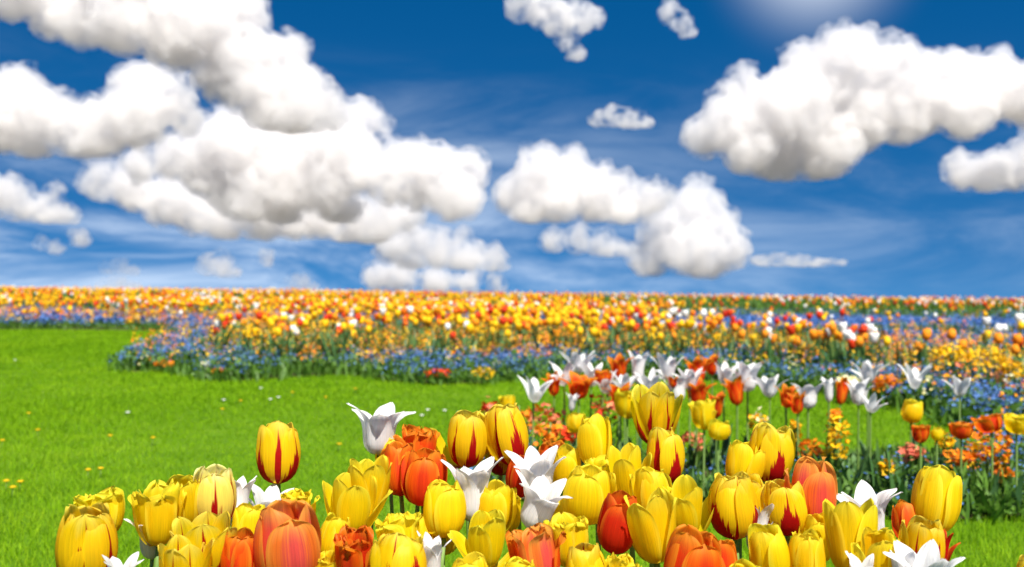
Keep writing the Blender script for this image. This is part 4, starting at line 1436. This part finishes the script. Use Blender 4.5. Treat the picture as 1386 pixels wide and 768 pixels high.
def wallflower(px_, py_, wpx, hpx, d, mat, label, g, n=26, mat2=None, fs=.0085, name="wallflower", group="wallflowers of the small bed", cat="wallflower"):
    top = at(px_, py_ - hpx / 2, d)
    bot = at(px_, py_ + hpx / 2, d)
    z0 = float(gz(top[0], top[1]))
    x, y = top[0], top[1]
    t = thing(name, (x, y, z0 + .012), label, cat, group)
    r = wpx * d / F / 2
    zt, zb = top[2] - z0, max(bot[2] - z0, .05)
    a, q = g.random(n) * 6.283, np.sqrt(g.random(n))
    pts = np.stack([r * q * np.cos(a), r * q * np.sin(a), zb + (zt - zb) * g.random(n) ** .8 * (1 - .3 * q)], 1)
    ch = []
    V, Fs = flowers_at(pts, fs, g, 1.3)
    ch.append((V, Fs, mat))
    if mat2 is not None:
        pts2 = pts[: n // 3] + g.normal(0, r * .25, (n // 3, 3))
        V, Fs = flowers_at(pts2, fs, g, 1.3)
        ch.append((V, Fs, mat2))
    merged("blossoms", ch, kind=None, parent=t)
    sp = np.zeros((40, 3))
    sp[:, :2] = g.normal(0, r * .5, (40, 2))
    sp[:, 2] = g.random(40) * zb * .9
    V, Fs = blades_at(sp, .07, .010, g, 1.1)
    build("foliage", V, Fs, FOL, t)
    V, Fs = tube(np.stack([np.linspace(0, .008, 6), np.zeros(6), np.linspace(0, zt * .95, 6)], 1), .0028, 6)
    build("stem", V, Fs, STEM, t)
    return t


WALL = [
 (700, 566, 44, 34, 4.0, DORG, DPNK, "orange and coral wallflower above the flamed tulips, left end of its bed"),
 (740, 572, 48, 46, 3.7, DPNK, DORG, "coral-orange wallflower clump behind the middle white tulips"),
 (742, 592, 36, 40, 3.4, DORG, None, "small orange wallflower below the coral clump"),
 (768, 594, 30, 30, 3.3, DRED, DORG, "brown-orange wallflower left of the smooth closed yellow bud"),
 (822, 556, 50, 38, 3.8, DPNK, DRED, "rosy red wallflower behind the smooth closed yellow bud"),
 (666, 560, 36, 30, 4.0, DRED, DPNK, "dark coral wallflower directly above the close striped pair"),
 (1133, 594, 34, 62, 3.2, DYEL, None, "tall clear yellow wallflower spike over dark leaves"),
 (1130, 567, 22, 18, 3.5, DORG, DYEL, "small amber wallflower topping the clear yellow spike"),
 (1099, 610, 30, 26, 3.3, DORG, None, "little orange wallflower beside the pink-red tulip"),
 (1237, 616, 34, 26, 3.3, DPNK, None, "dusty pink wallflower under the peach double tulip"),
 (1299, 624, 44, 26, 3.3, DORG, None, "orange wallflower among blue forget-me-nots on the right"),
 (1338, 606, 56, 66, 3.3, DORG, DYEL, "large golden-orange wallflower at the right of the small bed"),
 (1358, 645, 26, 22, 3.15, DORG, None, "low orange wallflower near the right edge over the leafy tuft"),
 (1278, 600, 22, 26, 3.5, DYEL, None, "yellow wallflower between the peach and orange-brown doubles"),
 (1026, 574, 26, 30, 3.9, DYEL, DCRM, "pale yellow wallflower just above the upper striped tulip"),
 (1076, 584, 14, 34, 3.7, DYEL, None, "thin yellow-green wallflower spike behind the pink-red tulip"),
 (938, 600, 30, 30, 3.7, DPNK, None, "pink wallflower low beneath the round yellow bud"),
 (1199, 637, 18, 16, 3.1, DYEL, None, "single small yellow wallflower among the dark upright leaves"),
]
for i, (x, y, w, h, d, m1, m2, label) in enumerate(WALL):
    wallflower(x, y, w, h, d, m1, label, np.random.default_rng(2000 + i), n=int(28 + w * h / 45), mat2=m2, fs=.0125)

# leafy tuft at the right end of the small bed
g = np.random.default_rng(79)
tc_ = at(1325, 690, 3.12)
lt = thing("leafy_plant", (tc_[0], tc_[1], .012), "dark leafy plant without blooms at the right end of the small bed", "plant")
sp = np.zeros((420, 3))
a, q = g.random(420) * 6.283, np.sqrt(g.random(420))
sp[:, 0], sp[:, 1] = .13 * q * np.cos(a), .09 * q * np.sin(a)
sp[:, 2] = .10 * (1 - q ** 2) * g.random(420) + .01
V, Fs = blades_at(sp, .075, .012, g, 1.4)
build("foliage", V, Fs, FOL, lt)
V, Fs = tube(np.stack([np.zeros(5), np.zeros(5), np.linspace(0, .1, 5)], 1), .004, 6)
build("stem", V, Fs, STEM, lt)

# cushion plants along the front of the big bed
CUSH = [
 (205, 492, 44, 18, DCRM, "pale yellow cushion flower at the very tip of the big bed"),
 (222, 497, 26, 14, DORG, "orange cushion flower beside the pale one at the bed's tip"),
 (193, 474, 30, 20, DORG, "amber flower clump above the tip of the big bed"),
 (283, 500, 30, 22, DCRM, "cream cushion flower at the second corner of the big bed"),
 (296, 507, 20, 14, DORG, "orange cushion flower next to the cream one"),
 (525, 492, 40, 26, DYEL, "yellow-green cushion plant along the edge of the middle bay"),
 (545, 482, 40, 28, DORG, "orange wallflower clump over the middle bay's edge"),
 (592, 510, 36, 20, DRED, "bright orange-red cushion flower on the lawn edge"),
 (610, 508, 16, 16, DORG, "small orange cushion flower beside the orange-red one"),
 (655, 509, 34, 24, DYEL, "round lemon-yellow cushion plant on the lawn edge"),
 (620, 476, 46, 40, DORG, "tall amber wallflower clump in the middle of the big bed"),
 (740, 488, 30, 26, DPNK, "salmon flower clump by the white tulip clump"),
 (1150, 520, 30, 22, DCRM, "pale yellow cushion plant behind the orange pair"),
 (1200, 520, 40, 26, DORG, "amber clump among blue flowers beyond the lawn strip"),
 (1340, 486, 60, 30, DYEL, "big golden clump at the far right of the big bed"),
 (1290, 480, 50, 26, DYEL, "golden clump left of the biggest golden one"),
 (1372, 505, 40, 30, DYEL, "deep yellow clump at the right edge of the picture"),
]
for i, (x, y, w, h, m1, label) in enumerate(CUSH):
    gpt = on_ground(x, y + h / 2 + 2)
    d = max(float(to_px(gpt)[2]), 4.9)
    if i >= 12:
        d = 6.3
    wallflower(x, y, w, h, d, m1, label, np.random.default_rng(2100 + i), n=90 if i < 12 else 190, fs=.012 if i < 12 else .014, name="cushion_flower", group="flower clumps along the big bed's edge", cat="flower clump")

# dandelions and daisies in the lawn
DAND = [(38, 566), (2, 605), (148, 598), (206, 601), (135, 645), (325, 548), (16, 672), (7, 663), (26, 664), (118, 647), (440, 543), (458, 610), (50, 590), (480, 531), (395, 536), (300, 560)]
DAIS = [(365, 546), (376, 543), (578, 561), (570, 569), (601, 562), (302, 547), (172, 565), (352, 530), (20, 490), (620, 565)]


def lawn_flower(name, x, y, mat, size, label, group, cat, n_ray):
    p = on_ground(x, y + 3)
    t = thing(name, (p[0], p[1], 0), label, cat, group)
    V, Fs = tube(np.array([[0, 0, 0], [.002, 0, .018], [.003, .001, .034]]), .0016, 5)
    build("stem", V, Fs, STEM, t)
    a = np.arange(n_ray * 2) / (n_ray * 2) * 6.2832
    rr = np.where(np.arange(n_ray * 2) % 2 == 0, 1.0, .72)
    ring = np.stack([rr * np.cos(a), rr * np.sin(a), np.full(len(a), .15)], 1)
    V = np.concatenate([ring, ring * [.5, .5, 1] + [0, 0, .2], [[0, 0, .42]], [[0, 0, -.15]]]) * size + [.003, .001, .036]
    k = n_ray * 2
    i = np.arange(k)
    j = (i + 1) % k
    build("flower_head", V, [np.stack([i, j, j + k, i + k], 1), np.concatenate([np.stack([i + k, j + k, np.full(k, 2 * k)], 1), np.stack([j, i, np.full(k, 2 * k + 1)], 1)])], mat, t)


for x, y in DAND:
    lawn_flower("dandelion", x, y, DYEL, .013, "yellow dandelion dotted in the lawn", "dandelions in the lawn", "dandelion", 12)
for x, y in DAIS:
    lawn_flower("daisy", x, y, DWHT, .014, "white daisy dotted in the lawn", "daisies in the lawn", "daisy", 10)
